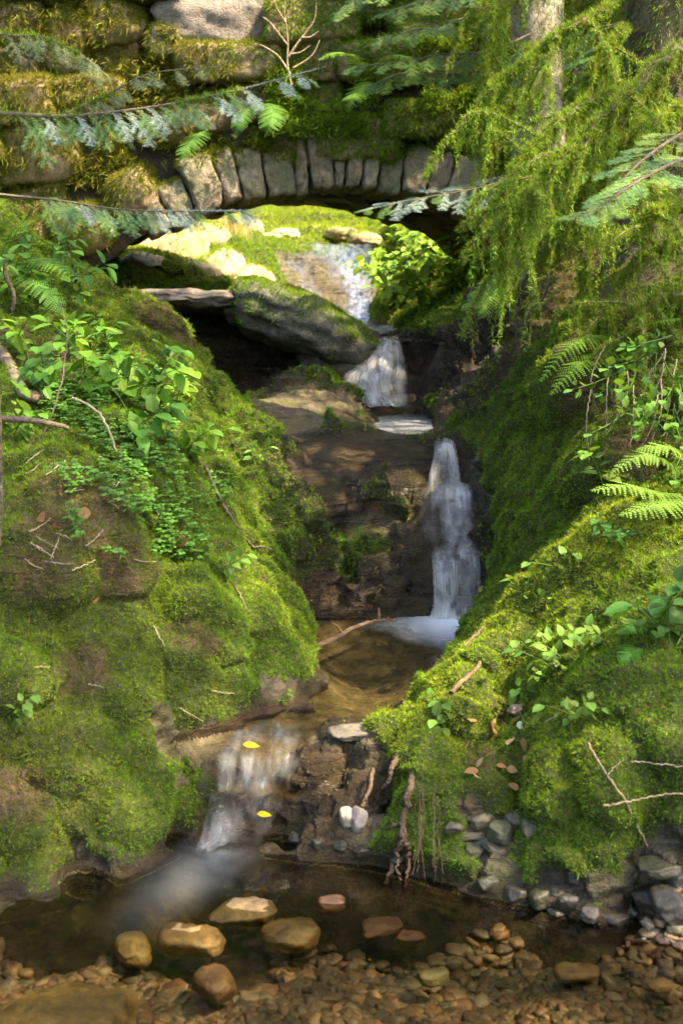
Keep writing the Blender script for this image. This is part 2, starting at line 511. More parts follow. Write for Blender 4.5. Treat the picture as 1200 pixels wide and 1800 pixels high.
# grid that is finer where the ravine is
s_in = np.linspace(-0.30, 0.30, 600)
s_out = np.concatenate([np.linspace(-1.6, -0.6, 14)[:-1], np.linspace(-0.6, -0.30, 50)[:-1]])
S = np.concatenate([s_out, s_in, -s_out[::-1]])
def geo(a, b, n): return np.exp(np.linspace(math.log(a), math.log(b), n))
YY = np.concatenate([np.linspace(0.6, 2.5, 60)[:-1], geo(2.5, 10, 860)[:-1], geo(10, 18.5, 160)[:-1], geo(18.5, 26, 20)])
NR, NC = len(YY), len(S)
cr, cc = np.arange(0, NR, 4), np.arange(0, NC, 4)
cr = np.append(cr, NR - 1) if cr[-1] != NR - 1 else cr
cc = np.append(cc, NC - 1) if cc[-1] != NC - 1 else cc
_yc, _sc = np.meshgrid(YY[cr], S[cc], indexing='ij')
_zc = base_height((_yc * _sc).ravel(), _yc.ravel()).reshape(_yc.shape)
_t = np.stack([np.interp(np.arange(NC), cc, row) for row in _zc])
HZ = np.stack([np.interp(np.arange(NR), cr, _t[:, j]) for j in range(NC)], 1)
# a light blur to soften the kinks at the control lines
for _ in range(2):
    HZ[1:-1] = (HZ[:-2] + 2 * HZ[1:-1] + HZ[2:]) / 4
    HZ[:, 1:-1] = (HZ[:, :-2] + 2 * HZ[:, 1:-1] + HZ[:, 2:]) / 4
_yg, _sg = np.meshgrid(YY, S, indexing='ij')
TV = np.stack([(_yg * _sg).ravel(), _yg.ravel(), HZ.ravel()], 1)
TQ = grid_quads(NR, NC)
TQ = TQ[:, ::1]


def blobs(V, lst):
    r = np.zeros(len(V))
    for p, rad in lst:
        d = np.linalg.norm(V - np.array(p), axis=1)
        r = np.maximum(r, 1 - sstep(rad * .55, rad, d))
    return r


ROCK = [(P(600, 1440, 3.72), .2), (P(630, 1400, 3.78), .16), (P(560, 1380, 3.85), .15), (P(640, 1450, 3.68), .13), (P(610, 1350, 3.9), .14),
        (P(500, 760, 6.8), .28), (P(600, 800, 6.45), .28), (P(580, 860, 6.1), .25), (P(800, 640, 8.3), .5), (P(880, 600, 7.9), .5), (P(900, 560, 8.0), .4), (P(950, 580, 7.2), .4), (P(840, 680, 7.5), .4), (P(430, 700, 7.6), .3),
        (P(560, 722, 7.2), .45), (P(480, 700, 7.2), .35), (P(520, 680, 7.7), .4), (P(610, 700, 7.8), .3), (P(560, 790, 6.5), .22), (P(540, 850, 6.2), .2),
        (P(700, 1020, 5.66), .3), (P(600, 1060, 5.62), .25), (P(520, 1060, 5.5), .15), (P(700, 900, 6.0), .33), (P(620, 890, 6.0), .25), (P(740, 830, 6.35), .22), (P(700, 800, 6.5), .15),
        (P(780, 900, 6.05), .35), (P(800, 1040, 5.7), .22), (P(790, 820, 6.38), .2),
        (P(850, 1030, 5.65), .12), (P(850, 930, 5.9), .15), (P(830, 840, 6.25), .2), (P(800, 740, 6.9), .18),
        (P(720, 660, 8.5), .4), (P(780, 640, 8.5), .35), (P(840, 590, 8.2), .35), (P(900, 570, 7.9), .35), (P(860, 550, 8.4), .3), (P(760, 690, 8.2), .3), (P(670, 660, 8.5), .35),
        (P(460, 660, 8.7), .6), (P(380, 620, 9.0), .6), (P(360, 690, 8.1), .3),
        (P(600, 1340, 3.9), .16), (P(540, 1380, 3.8), .14), (P(560, 1440, 3.72), .15), (P(480, 1400, 3.8), .2), (P(430, 1330, 3.95), .16), (P(620, 1485, 3.68), .12), (P(620, 1290, 4.02), .12),
        (P(1180, 1560, 3.18), .22), (P(1060, 1590, 3.22), .12), (P(980, 1570, 3.28), .1), (P(860, 1470, 3.46), .1), (P(880, 1560, 3.36), .1), (P(830, 1420, 3.55), .06), (P(930, 1430, 3.5), .05),
        (P(280, 1260, 3.92), .07), (P(285, 1310, 3.9), .07), (P(300, 1380, 3.88), .06), (P(540, 1205, 4.35), .12), (P(470, 1215, 4.3), .08), (P(340, 1400, 3.92), .08), (P(300, 1310, 3.92), .08), (P(140, 1490, 3.58), .05),
        (P(590, 500, 15), 1.2), (P(560, 560, 14), .7), (P(300, 520, 10.4), .55), (P(370, 530, 10.8), .5), (P(220, 470, 11.5), .35), (P(560, 440, 16.5), .6), (P(420, 490, 13), .4)]
BROWN = [(P(200, 1000, 4.2), .16), (P(110, 900, 4.25), .25), (P(60, 1020, 4.1), .15), (P(140, 1180, 3.85), .14), (P(30, 1400, 3.56), .12), (P(870, 1290, 4.0), .16), (P(840, 1360, 3.7), .08), (P(1100, 700, 5.1), .3), (P(1060, 600, 5.4), .35), (P(1000, 480, 7), .6),
         (P(950, 620, 6.6), .35), (P(280, 600, 7.3), .25), (P(310, 1060, 4.4), .05), (P(330, 1130, 4.2), .1), (P(60, 620, 5.5), .3), (P(1160, 800, 4.75), .2)]
WATERY = [(P(700, 768, 6.8), .4), (P(640, 745, 7.2), .35), (P(745, 775, 6.5), .3), (P(640, 745, 7.3), .3), (P(720, 745, 7.4), .45), (P(780, 830, 6.4), .2), (P(785, 900, 6.1), .28), (P(800, 1000, 5.8), .24), (P(440, 1350, 3.95), .1), (P(410, 1440, 3.78), .1), (P(660, 660, 8.5), .3), (P(610, 565, 13.9), .4)]

Nrm = vnormals(TV, TQ)
# which parts are moss, bare rock, wet, leaf litter
rock = blobs(TV, ROCK)
brown = blobs(TV, BROWN)
watery = blobs(TV, WATERY)
wl = np.where(TV[:, 1] < 3.95, WL1, np.where(TV[:, 1] < 5.75, WL2, np.where(TV[:, 1] < 8.25, -9, WL4)))
x3 = (TV[:, 1] > 6.6) & (TV[:, 1] < 8.3) & (TV[:, 0] > 0.0) & (TV[:, 0] < .7)
wl = np.where(x3, WL3, wl)
wl = np.where((TV[:, 1] > 8.25) & ((TV[:, 0] < -.02) | (TV[:, 0] > .75) | (TV[:, 1] > 14.0)), -9, wl)
above = TV[:, 2] - wl
near_shore = 1 - sstep(0.01, 0.055, above + 0.03 * fbm(TV * 7, 3, 5))
n1 = fbm(TV * 2.3, 4, 11)
n2 = fbm(TV * 7.0, 4, 21)
mossm = np.clip(1 - rock * 1.5 + 0.75 * n1 + 0.75 * n2, 0, 1)
mossm = sstep(0.25, 0.7, mossm) * (1 - near_shore)
wet = np.clip(np.maximum(near_shore, np.maximum(watery, blobs(TV, [(P(700, 960, 5.8), .45), (P(840, 960, 5.8), .3), (P(780, 660, 8.4), .5), (P(560, 1420, 3.8), .25), (P(720, 840, 6.3), .3), (P(640, 1060, 5.62), .4), (P(600, 800, 6.45), .5), (P(540, 860, 6.1), .4), (P(720, 740, 7.0), .5), (P(850, 620, 8.0), .7), (P(480, 680, 8.2), .4), (P(400, 640, 8.6), .8), (P(880, 700, 6.8), .4), (P(620, 980, 5.64), .45), (P(480, 1420, 3.8), .35)]))), 0, 1)
# displacement
LUMPS = [(P(110, 950, 4.15), .26, .13), (P(40, 1185, 3.72), .15, .10), (P(50, 1030, 4.0), .1, .06), (P(335, 1050, 4.35), .13, .08), (P(200, 1010, 4.2), .12, .08), (P(380, 1120, 4.35), .14, .06),
         (P(230, 1230, 3.9), .09, .05), (P(120, 1330, 3.65), .14, .06), (P(300, 860, 4.95), .16, .08), (P(440, 1080, 4.6), .12, .05), (P(100, 830, 4.5), .14, .07), (P(20, 1450, 3.5), .12, .05), (P(230, 1440, 3.68), .10, .04),
         (P(712, 1335, 3.72), .14, .07), (P(640, 1330, 3.82), .08, .03), (P(960, 1385, 3.45), .12, .07), (P(1100, 1190, 3.62), .16, .08), (P(1090, 1380, 3.36), .13, .07), (P(870, 1130, 4.15), .15, .05), (P(990, 1200, 3.85), .15, .06), (P(830, 1250, 3.9), .12, .06),
         (P(1180, 1300, 3.36), .12, .06), (P(1030, 830, 4.95), .18, .10), (P(1000, 690, 5.5), .22, .12), (P(1100, 820, 4.75), .14, .08), (P(250, 590, 7.5), .25, .08), (P(320, 690, 6.8), .25, .10), (P(560, 880, 6.0), .2, .10), (P(520, 960, 5.6), .15, .07),
         (P(880, 560, 8.2), .3, .12), (P(740, 590, 9.0), .3, .10), (P(960, 560, 6.9), .25, .14), (P(720, 520, 13.4), .4, .15), (P(300, 470, 12), .5, .25), (P(420, 450, 13.8), .5, .25), (P(360, 500, 12), .35, .15)]
STRATA = [(P(800, 640, 8.3), .8), (P(880, 600, 7.9), .7), (P(840, 680, 7.5), .5), (P(940, 600, 7.0), .5)]
SMOOTH = [(P(560, 760, 6.8), .45), (P(620, 830, 6.3), .4), (P(600, 900, 6.0), .35), (P(700, 900, 6.1), .3), (P(700, 800, 6.5), .25), (P(430, 700, 7.5), .4), (P(560, 722, 7.2), .5), (P(480, 700, 7.2), .4), (P(520, 680, 7.7), .4), (P(600, 565, 13.9), .5)]
far = np.clip(TV[:, 1] / 4.5, .8, 2.2)
wv = np.stack([fbm(TV * 3.1, 3, 71), fbm(TV * 3.1 + 9, 3, 72), fbm(TV * 3.1 + 21, 3, 73)], 1)
c0 = 1 - np.minimum(worley(TV * 2.6 + wv * .8, 9), 1.0) ** 2
c1 = 1 - np.minimum(worley(TV * 6.3 + wv * 1.3, 3), 1.0) ** 2
c2 = 1 - np.minimum(worley(TV * 15.0 + wv * 2.0, 5), 1.0) ** 2
strat = fbm(np.stack([TV[:, 0] * 2.2 + TV[:, 2] * 5.0, TV[:, 1] * 1.6, TV[:, 2] * 12.0 - TV[:, 0] * 8.5], 1), 4, 31, True)
rgh = fbm(TV * 9, 5, 41, gain=.6)
_, id1 = worley(TV * (5.5, 5.5, 7.5) + wv * .5, 13, True)
_, id2 = worley(TV * (13, 13, 17) + wv * .5, 14, True)
sm = blobs(TV, SMOOTH)
fold = fbm(np.stack([TV[:, 0] * 5.5, TV[:, 1] * 4.5, TV[:, 2] * 1.3], 1) + wv * .6, 4, 55, True)
disp_m = (c0 - .5) * 0.035 + (c1 - .5) * .040 + (c2 - .5) * .020 + fbm(TV * 2.6, 3, 51) * 0.05 + n2 * .03 + fold * .045 + fbm(TV * 22, 3, 57) * .012
disp_r = (strat * 0.03 + (id1 - .5) * .055 + (id2 - .5) * .03) * (1 - .85 * sm) + rgh * 0.016 * (1 - .6 * sm) + fbm(TV * 3.5, 3, 61) * 0.03 + strat * .05 * blobs(TV, STRATA)
disp = disp_m * mossm + disp_r * (1 - mossm)
shore_keep = 1 - .55 * near_shore
disp *= (1 - 0.75 * watery) * shore_keep * np.clip(far, .85, 1.5)
bedm = (above < -0.01)
disp = np.where(bedm, rgh * .012, disp)
lump = np.zeros(len(TV))
for p_, rad_, amp_ in LUMPS:
    dd = np.linalg.norm((TV - np.array(p_)) * (1, .7, 1.15), axis=1) * (1 + .25 * n2)
    lump = np.maximum(lump, amp_ * .75 * np.sqrt(np.clip(1 - (dd / rad_) ** 2, 0, 1)))
lump = np.where(bedm, 0, lump)
outv = np.stack([-np.sign(TV[:, 0] - .25) * .45, np.full(len(TV), -.75), np.full(len(TV), .12)], 1)
TV = TV + Nrm * disp[:, None] + (outv + Nrm * .35) * lump[:, None]
Nrm = vnormals(TV, TQ)
if Nrm[:, 2].mean() < 0:
    Nrm = -Nrm
    TQ = TQ[:, ::-1]
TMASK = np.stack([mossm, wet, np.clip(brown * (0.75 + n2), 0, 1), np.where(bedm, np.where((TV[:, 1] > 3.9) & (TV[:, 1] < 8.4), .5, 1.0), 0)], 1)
# ------------------------------------------------------------------ materials of the ground
def ground_material():
    m, nt, out = new_mat("ground")
    p = pos(nt)
    at = N(nt, 'ShaderNodeAttribute', attribute_name='mask')
    sep = N(nt, 'ShaderNodeSeparateColor')
    nt.links.new(at.outputs['Color'], sep.inputs[0])
    moss, wet, brown = sep.outputs[0], sep.outputs[1], sep.outputs[2]
    bed = at.outputs['Alpha']
    nA, nB, nC, nD = noise(nt, 3, 6, .6, p), noise(nt, 14, 6, .65, p), noise(nt, 60, 5, .7, p), noise(nt, 1.3, 4, .5, p)
    rockc = ramp(nt, nB, [(.28, (.015, .012, .008)), (.43, (.046, .038, .025)), (.57, (.095, .078, .050)), (.75, (.19, .16, .11))])
    rockc = mixc(nt, ramp(nt, nA, [(.42, (0, 0, 0)), (.62, (1, 1, 1))]), rockc, (.12, .088, .045))
    mp = N(nt, 'ShaderNodeMapping')
    mp.inputs['Rotation'].default_value = (.35, .62, .2)
    mp.inputs['Scale'].default_value = (2.2, 2.2, 26)
    nt.links.new(p, mp.inputs['Vector'])
    nS = noise(nt, 1.0, 6, .62, mp.outputs[0], .7)
    rockc = mixc(nt, ramp(nt, nS, [(.38, (1, 1, 1)), (.5, (0, 0, 0))]), rockc, (.020, .016, .010))
    rockc = mixc(nt, mth(nt, 'MULTIPLY', ramp(nt, nS, [(.56, (0, 0, 0)), (.7, (1, 1, 1))]), .6), rockc, (.13, .115, .075))
    nO = noise(nt, 6, 5, .65, p)
    rockc = mixc(nt, mth(nt, 'MULTIPLY', ramp(nt, nO, [(.46, (0, 0, 0)), (.62, (1, 1, 1))]), .7), rockc, (.062, .066, .018))
    rockc = mixc(nt, mth(nt, 'MULTIPLY', ramp(nt, nC, [(.5, (0, 0, 0)), (.7, (1, 1, 1))]), .5), rockc, (.085, .085, .05))
    mossc = ramp(nt, nB, [(.3, (.016, .022, .005)), (.5, (.04, .052, .009)), (.7, (.085, .092, .014))])
    soil = ramp(nt, nC, [(.3, (.035, .022, .012)), (.6, (.11, .07, .035)), (.8, (.2, .14, .075))])
    c = mixc(nt, moss, rockc, mossc)
    c = mixc(nt, brown, c, soil)
    wetc = mixc(nt, 1.0, c, (.42, .35, .27), 'MULTIPLY')
    c = mixc(nt, wet, c, wetc)
    bedc = ramp(nt, nB, [(.3, (.010, .008, .005)), (.5, (.030, .022, .012)), (.7, (.075, .055, .028))])  # near pool bed, darkened to stand in for dark reflections
    reflc = ramp(nt, nB, [(.3, (.06, .05, .026)), (.5, (.15, .12, .06)), (.7, (.27, .215, .11))])  # tan bed of the middle pools, lightened to imitate golden reflections
    bedc = mixc(nt, mth(nt, 'GREATER_THAN', bed, .75), reflc, bedc)
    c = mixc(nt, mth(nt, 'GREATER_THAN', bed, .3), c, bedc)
    pr = N(nt, 'ShaderNodeBsdfPrincipled')
    pr.inputs['Specular IOR Level'].default_value = .32
    nt.links.new(c, pr.inputs['Base Color'])
    rg = mth(nt, 'MULTIPLY_ADD', wet, -.66)
    n = nt.nodes[-1]
    n.inputs[2].default_value = .85
    nt.links.new(mth(nt, 'ADD', rg, mth(nt, 'MULTIPLY', nC, .12)), pr.inputs['Roughness'])
    h = mth(nt, 'ADD', mth(nt, 'ADD', nB, mth(nt, 'MULTIPLY', nS, 1.3)), mth(nt, 'MULTIPLY', nC, .6))
    nt.links.new(bump(nt, h, .9, .04), pr.inputs['Normal'])
    nt.links.new(pr.outputs[0], out.inputs[0])
    return m


M = {}
M['ground'] = ground_material()
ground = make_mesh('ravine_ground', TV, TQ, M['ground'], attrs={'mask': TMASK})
tag(ground, 'mossy rock banks and stream bed of the ravine', kind='structure')


# ------------------------------------------------------------------ water
def water_material():
    m, nt, out = new_mat("water")
    p = pos(nt)
    st = N(nt, 'ShaderNodeMapping')
    st.inputs['Scale'].default_value = (1.6, .8, 1)
    nt.links.new(p, st.inputs['Vector'])
    h = mth(nt, 'ADD', noise(nt, 3.0, 3, .5, st.outputs[0], .6), mth(nt, 'MULTIPLY', noise(nt, 14, 2, .5, st.outputs[0], .4), .16))
    nrm = bump(nt, h, .25, .05)
    tr = N(nt, 'ShaderNodeBsdfTransparent')
    tr.inputs['Color'].default_value = (.68, .66, .54, 1)
    gl = N(nt, 'ShaderNodeBsdfGlossy', Roughness=.09)
    nt.links.new(nrm, gl.inputs['Normal'])
    fr = N(nt, 'ShaderNodeFresnel', IOR=1.33)
    nt.links.new(nrm, fr.inputs['Normal'])
    mx = N(nt, 'ShaderNodeMixShader')
    nt.links.new(fr.outputs[0], mx.inputs[0])
    nt.links.new(tr.outputs[0], mx.inputs[1])
    nt.links.new(gl.outputs[0], mx.inputs[2])
    # soft foam below each fall, and a pale wash standing in for reflection
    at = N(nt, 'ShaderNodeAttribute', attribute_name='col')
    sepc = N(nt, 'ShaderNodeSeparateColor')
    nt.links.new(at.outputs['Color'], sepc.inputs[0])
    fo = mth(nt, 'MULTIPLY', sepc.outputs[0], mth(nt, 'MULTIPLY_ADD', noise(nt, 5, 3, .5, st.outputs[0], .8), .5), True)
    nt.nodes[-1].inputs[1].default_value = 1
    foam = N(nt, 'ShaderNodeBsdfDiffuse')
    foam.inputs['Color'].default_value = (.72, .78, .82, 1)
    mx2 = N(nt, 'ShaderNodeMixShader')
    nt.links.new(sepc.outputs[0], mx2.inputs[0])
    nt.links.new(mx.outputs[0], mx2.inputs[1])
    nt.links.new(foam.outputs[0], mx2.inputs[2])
    nt.links.new(mx2.outputs[0], out.inputs[0])
    return m


M['water'] = water_material()


def inside(px, py, poly):
    r = np.zeros(len(px), bool)
    n = len(poly)
    for i in range(n):
        x1, y1 = poly[i]
        x2, y2 = poly[(i + 1) % n]
        c = ((y1 > py) != (y2 > py)) & (px < (x2 - x1) * (py - y1) / (y2 - y1 + 1e-12) + x1)
        r ^= c
    return r


def pool(name, outline, z, foams, label):
    poly = np.array([p[:2] for p in outline])
    lo, hi = poly.min(0), poly.max(0)
    step = max(.02, (hi - lo).max() / 160)
    xs, ys = np.arange(lo[0] - step, hi[0] + step, step), np.arange(lo[1] - step, hi[1] + step, step)
    gy, gx = np.meshgrid(ys, xs, indexing='ij')
    V = np.stack([gx.ravel(), gy.ravel(), np.full(gx.size, z)], 1)
    Q = grid_quads(len(ys), len(xs))
    cen = V[Q].mean(1)
    Q = Q[inside(cen[:, 0], cen[:, 1], poly)]
    f = np.zeros(len(V))
    for (c, ax, ra, rb, amt) in foams:         # centre, flow direction, length along, width across, strength
        d = V[:, :2] - np.array(c[:2])
        ax = np.array(ax) / np.linalg.norm(ax)
        u, w = d @ ax, d @ np.array((-ax[1], ax[0]))
        u = np.where(u > 0, u / ra, u / (ra * .3))
        rr = np.sqrt(u ** 2 + (w / rb) ** 2)
        f = np.maximum(f, amt * np.clip(1 - rr, 0, 1) ** 1.3)
    used = np.unique(Q)
    rem = np.full(len(V), -1)
    rem[used] = np.arange(len(used))
    col = np.stack([f, f, f, np.ones(len(f))], 1)[used]
    o = make_mesh(name, V[used], rem[Q], M['water'], attrs={'col': col})
    tag(o, label, kind='structure')
    return o


pool('water', [(-3, .6), (3, .6), Z(1500, 1700, 0), Z(1200, 1630, 0), Z(900, 1560, 0), Z(740, 1500, 0), Z(600, 1470, 0), Z(480, 1450, 0), Z(340, 1450, 0), Z(150, 1530, 0), Z(-100, 1590, 0), Z(-400, 1680, 0)], 0.0,
     [(Z(378, 1500, 0), (-.4, -1), .6, .17, .09), (Z(385, 1497, 0), (.1, -1), .12, .09, .2)], 'clear brown pool of stream water over stones')
pool('water', [Z(425, 1292, .25), Z(480, 1288, .25), Z(570, 1284, .25), Z(700, 1300, .25), Z(800, 1150, .25), Z(900, 1075, .25), Z(850, 1062, .25), Z(500, 1062, .25), Z(480, 1120, .25), Z(540, 1220, .25), Z(400, 1265, .25)], .25,
     [(Z(805, 1090, .25), (-.15, -1), .5, .36, .85), (Z(790, 1090, .25), (-1, -.25), .45, .2, .5)], 'still brown pool below the lower waterfall')
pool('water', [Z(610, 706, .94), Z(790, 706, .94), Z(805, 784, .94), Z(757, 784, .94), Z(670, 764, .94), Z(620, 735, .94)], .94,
     [(Z(675, 718, .94), (0, -1), .35, .4, .35), (Z(700, 740, .94), (.3, -1), 1.6, .9, .2)], 'small pool between the two waterfalls')  # the wide milky patch partly stands in for a bright reflection
pool('water', [Z(560, 568, 1.375), Z(730, 568, 1.375), Z(740, 590, 1.375), Z(704, 603, 1.375), Z(654, 603, 1.375), Z(580, 590, 1.375)], 1.375, [], 'shallow pool under the stone arch')

bpy.context.view_layer.update()


def hit(px, py):
    """where the line of sight meets the ground"""
    ok, loc, nor, _ = ground.ray_cast(Vector((0, 0, CAMZ)), Vector(ray(px, py)).normalized())
    if not ok: return None, None
    if nor.z < 0: nor = -nor
    return np.array(loc), np.array(nor)


def drop(x, y):
    ok, loc, nor, _ = ground.ray_cast(Vector((x, y, 30)), Vector((0, 0, -1)))
    return np.array(loc) if ok else np.array((x, y, 0))


# ------------------------------------------------------------------ stone shapes
def cube_grid(n):
    """surface of a cube as a welded grid, coordinates -1..1"""
    t = np.linspace(-1, 1, n + 1)
    a, b = np.meshgrid(t, t, indexing='ij')
    a, b = a.ravel(), b.ravel()
    one = np.ones_like(a)
    faces = [(a, b, one), (b, a, -one), (one, a, b), (-one, b, a), (b, one, a), (a, -one, b)]
    V, Q, o = [], [], 0
    g = grid_quads(n + 1, n + 1)
    for f in faces:
        V.append(np.stack(f, 1))
        Q.append(g + o)
        o += len(a)
    V, Q = np.concatenate(V), np.concatenate(Q)
    key = np.round(V * 1000).astype(np.int64)
    _, first, inv = np.unique(key, axis=0, return_index=True, return_inverse=True)
    return V[first], inv.ravel()[Q]


CG = {n: cube_grid(n) for n in (4, 6, 10, 14, 20)}


def stone_shape(size, seed, n=10, roundness=5.0, rough=.10, freq=1.3, facets=0.0):
    V, Q = CG[n]
    q = V / (np.abs(V) ** roundness).sum(1)[:, None] ** (1 / roundness)
    d = q / np.linalg.norm(q, axis=1, keepdims=True)
    off = seed * 7.31
    k = 1 + rough * 1.6 * fbm(q * freq * .6 + off, 2, seed) + rough * .8 * fbm(q * freq * 2.2 + off, 3, seed + 5)
    q = q * k[:, None]
    if facets:                                            # knock flat faces off the corners
        r = np.random.default_rng(seed)
        for _ in range(9):
            nn = r.normal(size=3)
            nn /= np.linalg.norm(nn)
            lim = r.uniform(.78, 1.02) * (1.25 - .25 * facets)
            e = q @ nn - lim
            q = q - np.clip(e, 0, None)[:, None] * nn * facets
    return q * (np.asarray(size) / 2.0), Q


def rotm(rx, ry, rz):
    cx, sx, cy, sy, cz, sz = math.cos(rx), math.sin(rx), math.cos(ry), math.sin(ry), math.cos(rz), math.sin(rz)
    return np.array([[cz, -sz, 0], [sz, cz, 0], [0, 0, 1]]) @ np.array([[cy, 0, sy], [0, 1, 0], [-sy, 0, cy]]) @ np.array([[1, 0, 0], [0, cx, -sx], [0, sx, cx]])


def stone_material(name, stops, film=(.07, .085, .03), film_amt=.5, wet=0.0, spots=.4):
    m, nt, out = new_mat(name)
    tc = N(nt, 'ShaderNodeNewGeometry')
    p = tc.outputs['Position']
    oi = N(nt, 'ShaderNodeObjectInfo')
    nA, nB, nC = noise(nt, 4, 5, .6, p), noise(nt, 18, 6, .65, p), noise(nt, 85, 4, .7, p)
    f = mth(nt, 'ADD', nB, mth(nt, 'MULTIPLY_ADD', oi.outputs['Random'], .22))
    nt.nodes[-2].inputs[2].default_value = -.11
    c = ramp(nt, f, stops)
    c = mixc(nt, mth(nt, 'MULTIPLY', ramp(nt, nA, [(.42, (0, 0, 0)), (.6, (1, 1, 1))]), film_amt), c, film)
    c = mixc(nt, mth(nt, 'MULTIPLY', ramp(nt, nC, [(.56, (0, 0, 0)), (.68, (1, 1, 1))]), spots), c, (.36, .36, .30))
    c = mixc(nt, mth(nt, 'MULTIPLY', ramp(nt, nC, [(.3, (1, 1, 1)), (.42, (0, 0, 0))]), .6), c, (.03, .028, .02))
    pr = N(nt, 'ShaderNodeBsdfPrincipled', Roughness=.85 - .6 * wet)
    nt.links.new(c, pr.inputs['Base Color'])
    h = mth(nt, 'ADD', nB, mth(nt, 'MULTIPLY', nC, .6))
    nt.links.new(bump(nt, h, .8, .03), pr.inputs['Normal'])
    nt.links.new(pr.outputs[0], out.inputs[0])
    return m


M['arch_stone'] = stone_material("arch_stone", [(.3, (.09, .07, .04)), (.5, (.22, .175, .105)), (.68, (.36, .30, .20))], (.13, .15, .07), .75)
M['wall_stone'] = stone_material("wall_stone", [(.3, (.09, .06, .036)), (.5, (.25, .17, .095)), (.7, (.42, .30, .18))], (.13, .12, .022), .8)
M['pale_stone'] = stone_material("pale_stone", [(.3, (.08, .062, .048)), (.5, (.165, .135, .105)), (.7, (.25, .21, .17))], (.14, .13, .06), .3)
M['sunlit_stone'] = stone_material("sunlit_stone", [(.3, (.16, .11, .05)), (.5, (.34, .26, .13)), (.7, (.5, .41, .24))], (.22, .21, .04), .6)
M['wet_rock'] = stone_material("wet_rock", [(.3, (.018, .016, .013)), (.5, (.055, .048, .036)), (.7, (.13, .11, .08))], (.03, .035, .012), .5, wet=.8, spots=.1)
M['grey_rock'] = stone_material("grey_rock", [(.3, (.028, .026, .02)), (.5, (.075, .07, .05)), (.7, (.16, .15, .115))], (.05, .055, .018), .6, wet=.45)
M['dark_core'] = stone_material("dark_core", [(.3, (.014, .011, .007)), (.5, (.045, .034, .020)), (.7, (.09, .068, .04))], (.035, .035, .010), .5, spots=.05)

# ------------------------------------------------------------------ the stone arch bridge
BY = 9.0
crown = np.array(P(590, 328, BY))
AR = 2.62
ACX, ACZ = crown[0], crown[2] - AR
SKEW = -.20
bridge = empty('stone_bridge', (ACX, BY, ACZ + 1.4))
tag(bridge, 'old mossy stone arch bridge spanning the ravine over the stream', 'bridge')
bloc = np.array(bridge.location)
MOSS_SRC = []          # (V, Q, kind) of bridge stones, for the moss that grows on them


def bpart(name, V, Q, mat, src=None):
    o = make_mesh(name, V, Q, mat, loc=V.mean(0))
    o.parent = bridge
    o.matrix_parent_inverse.identity()
    o.location = V.mean(0) - bloc
    if src: MOSS_SRC.append((V, Q, src))
    return o


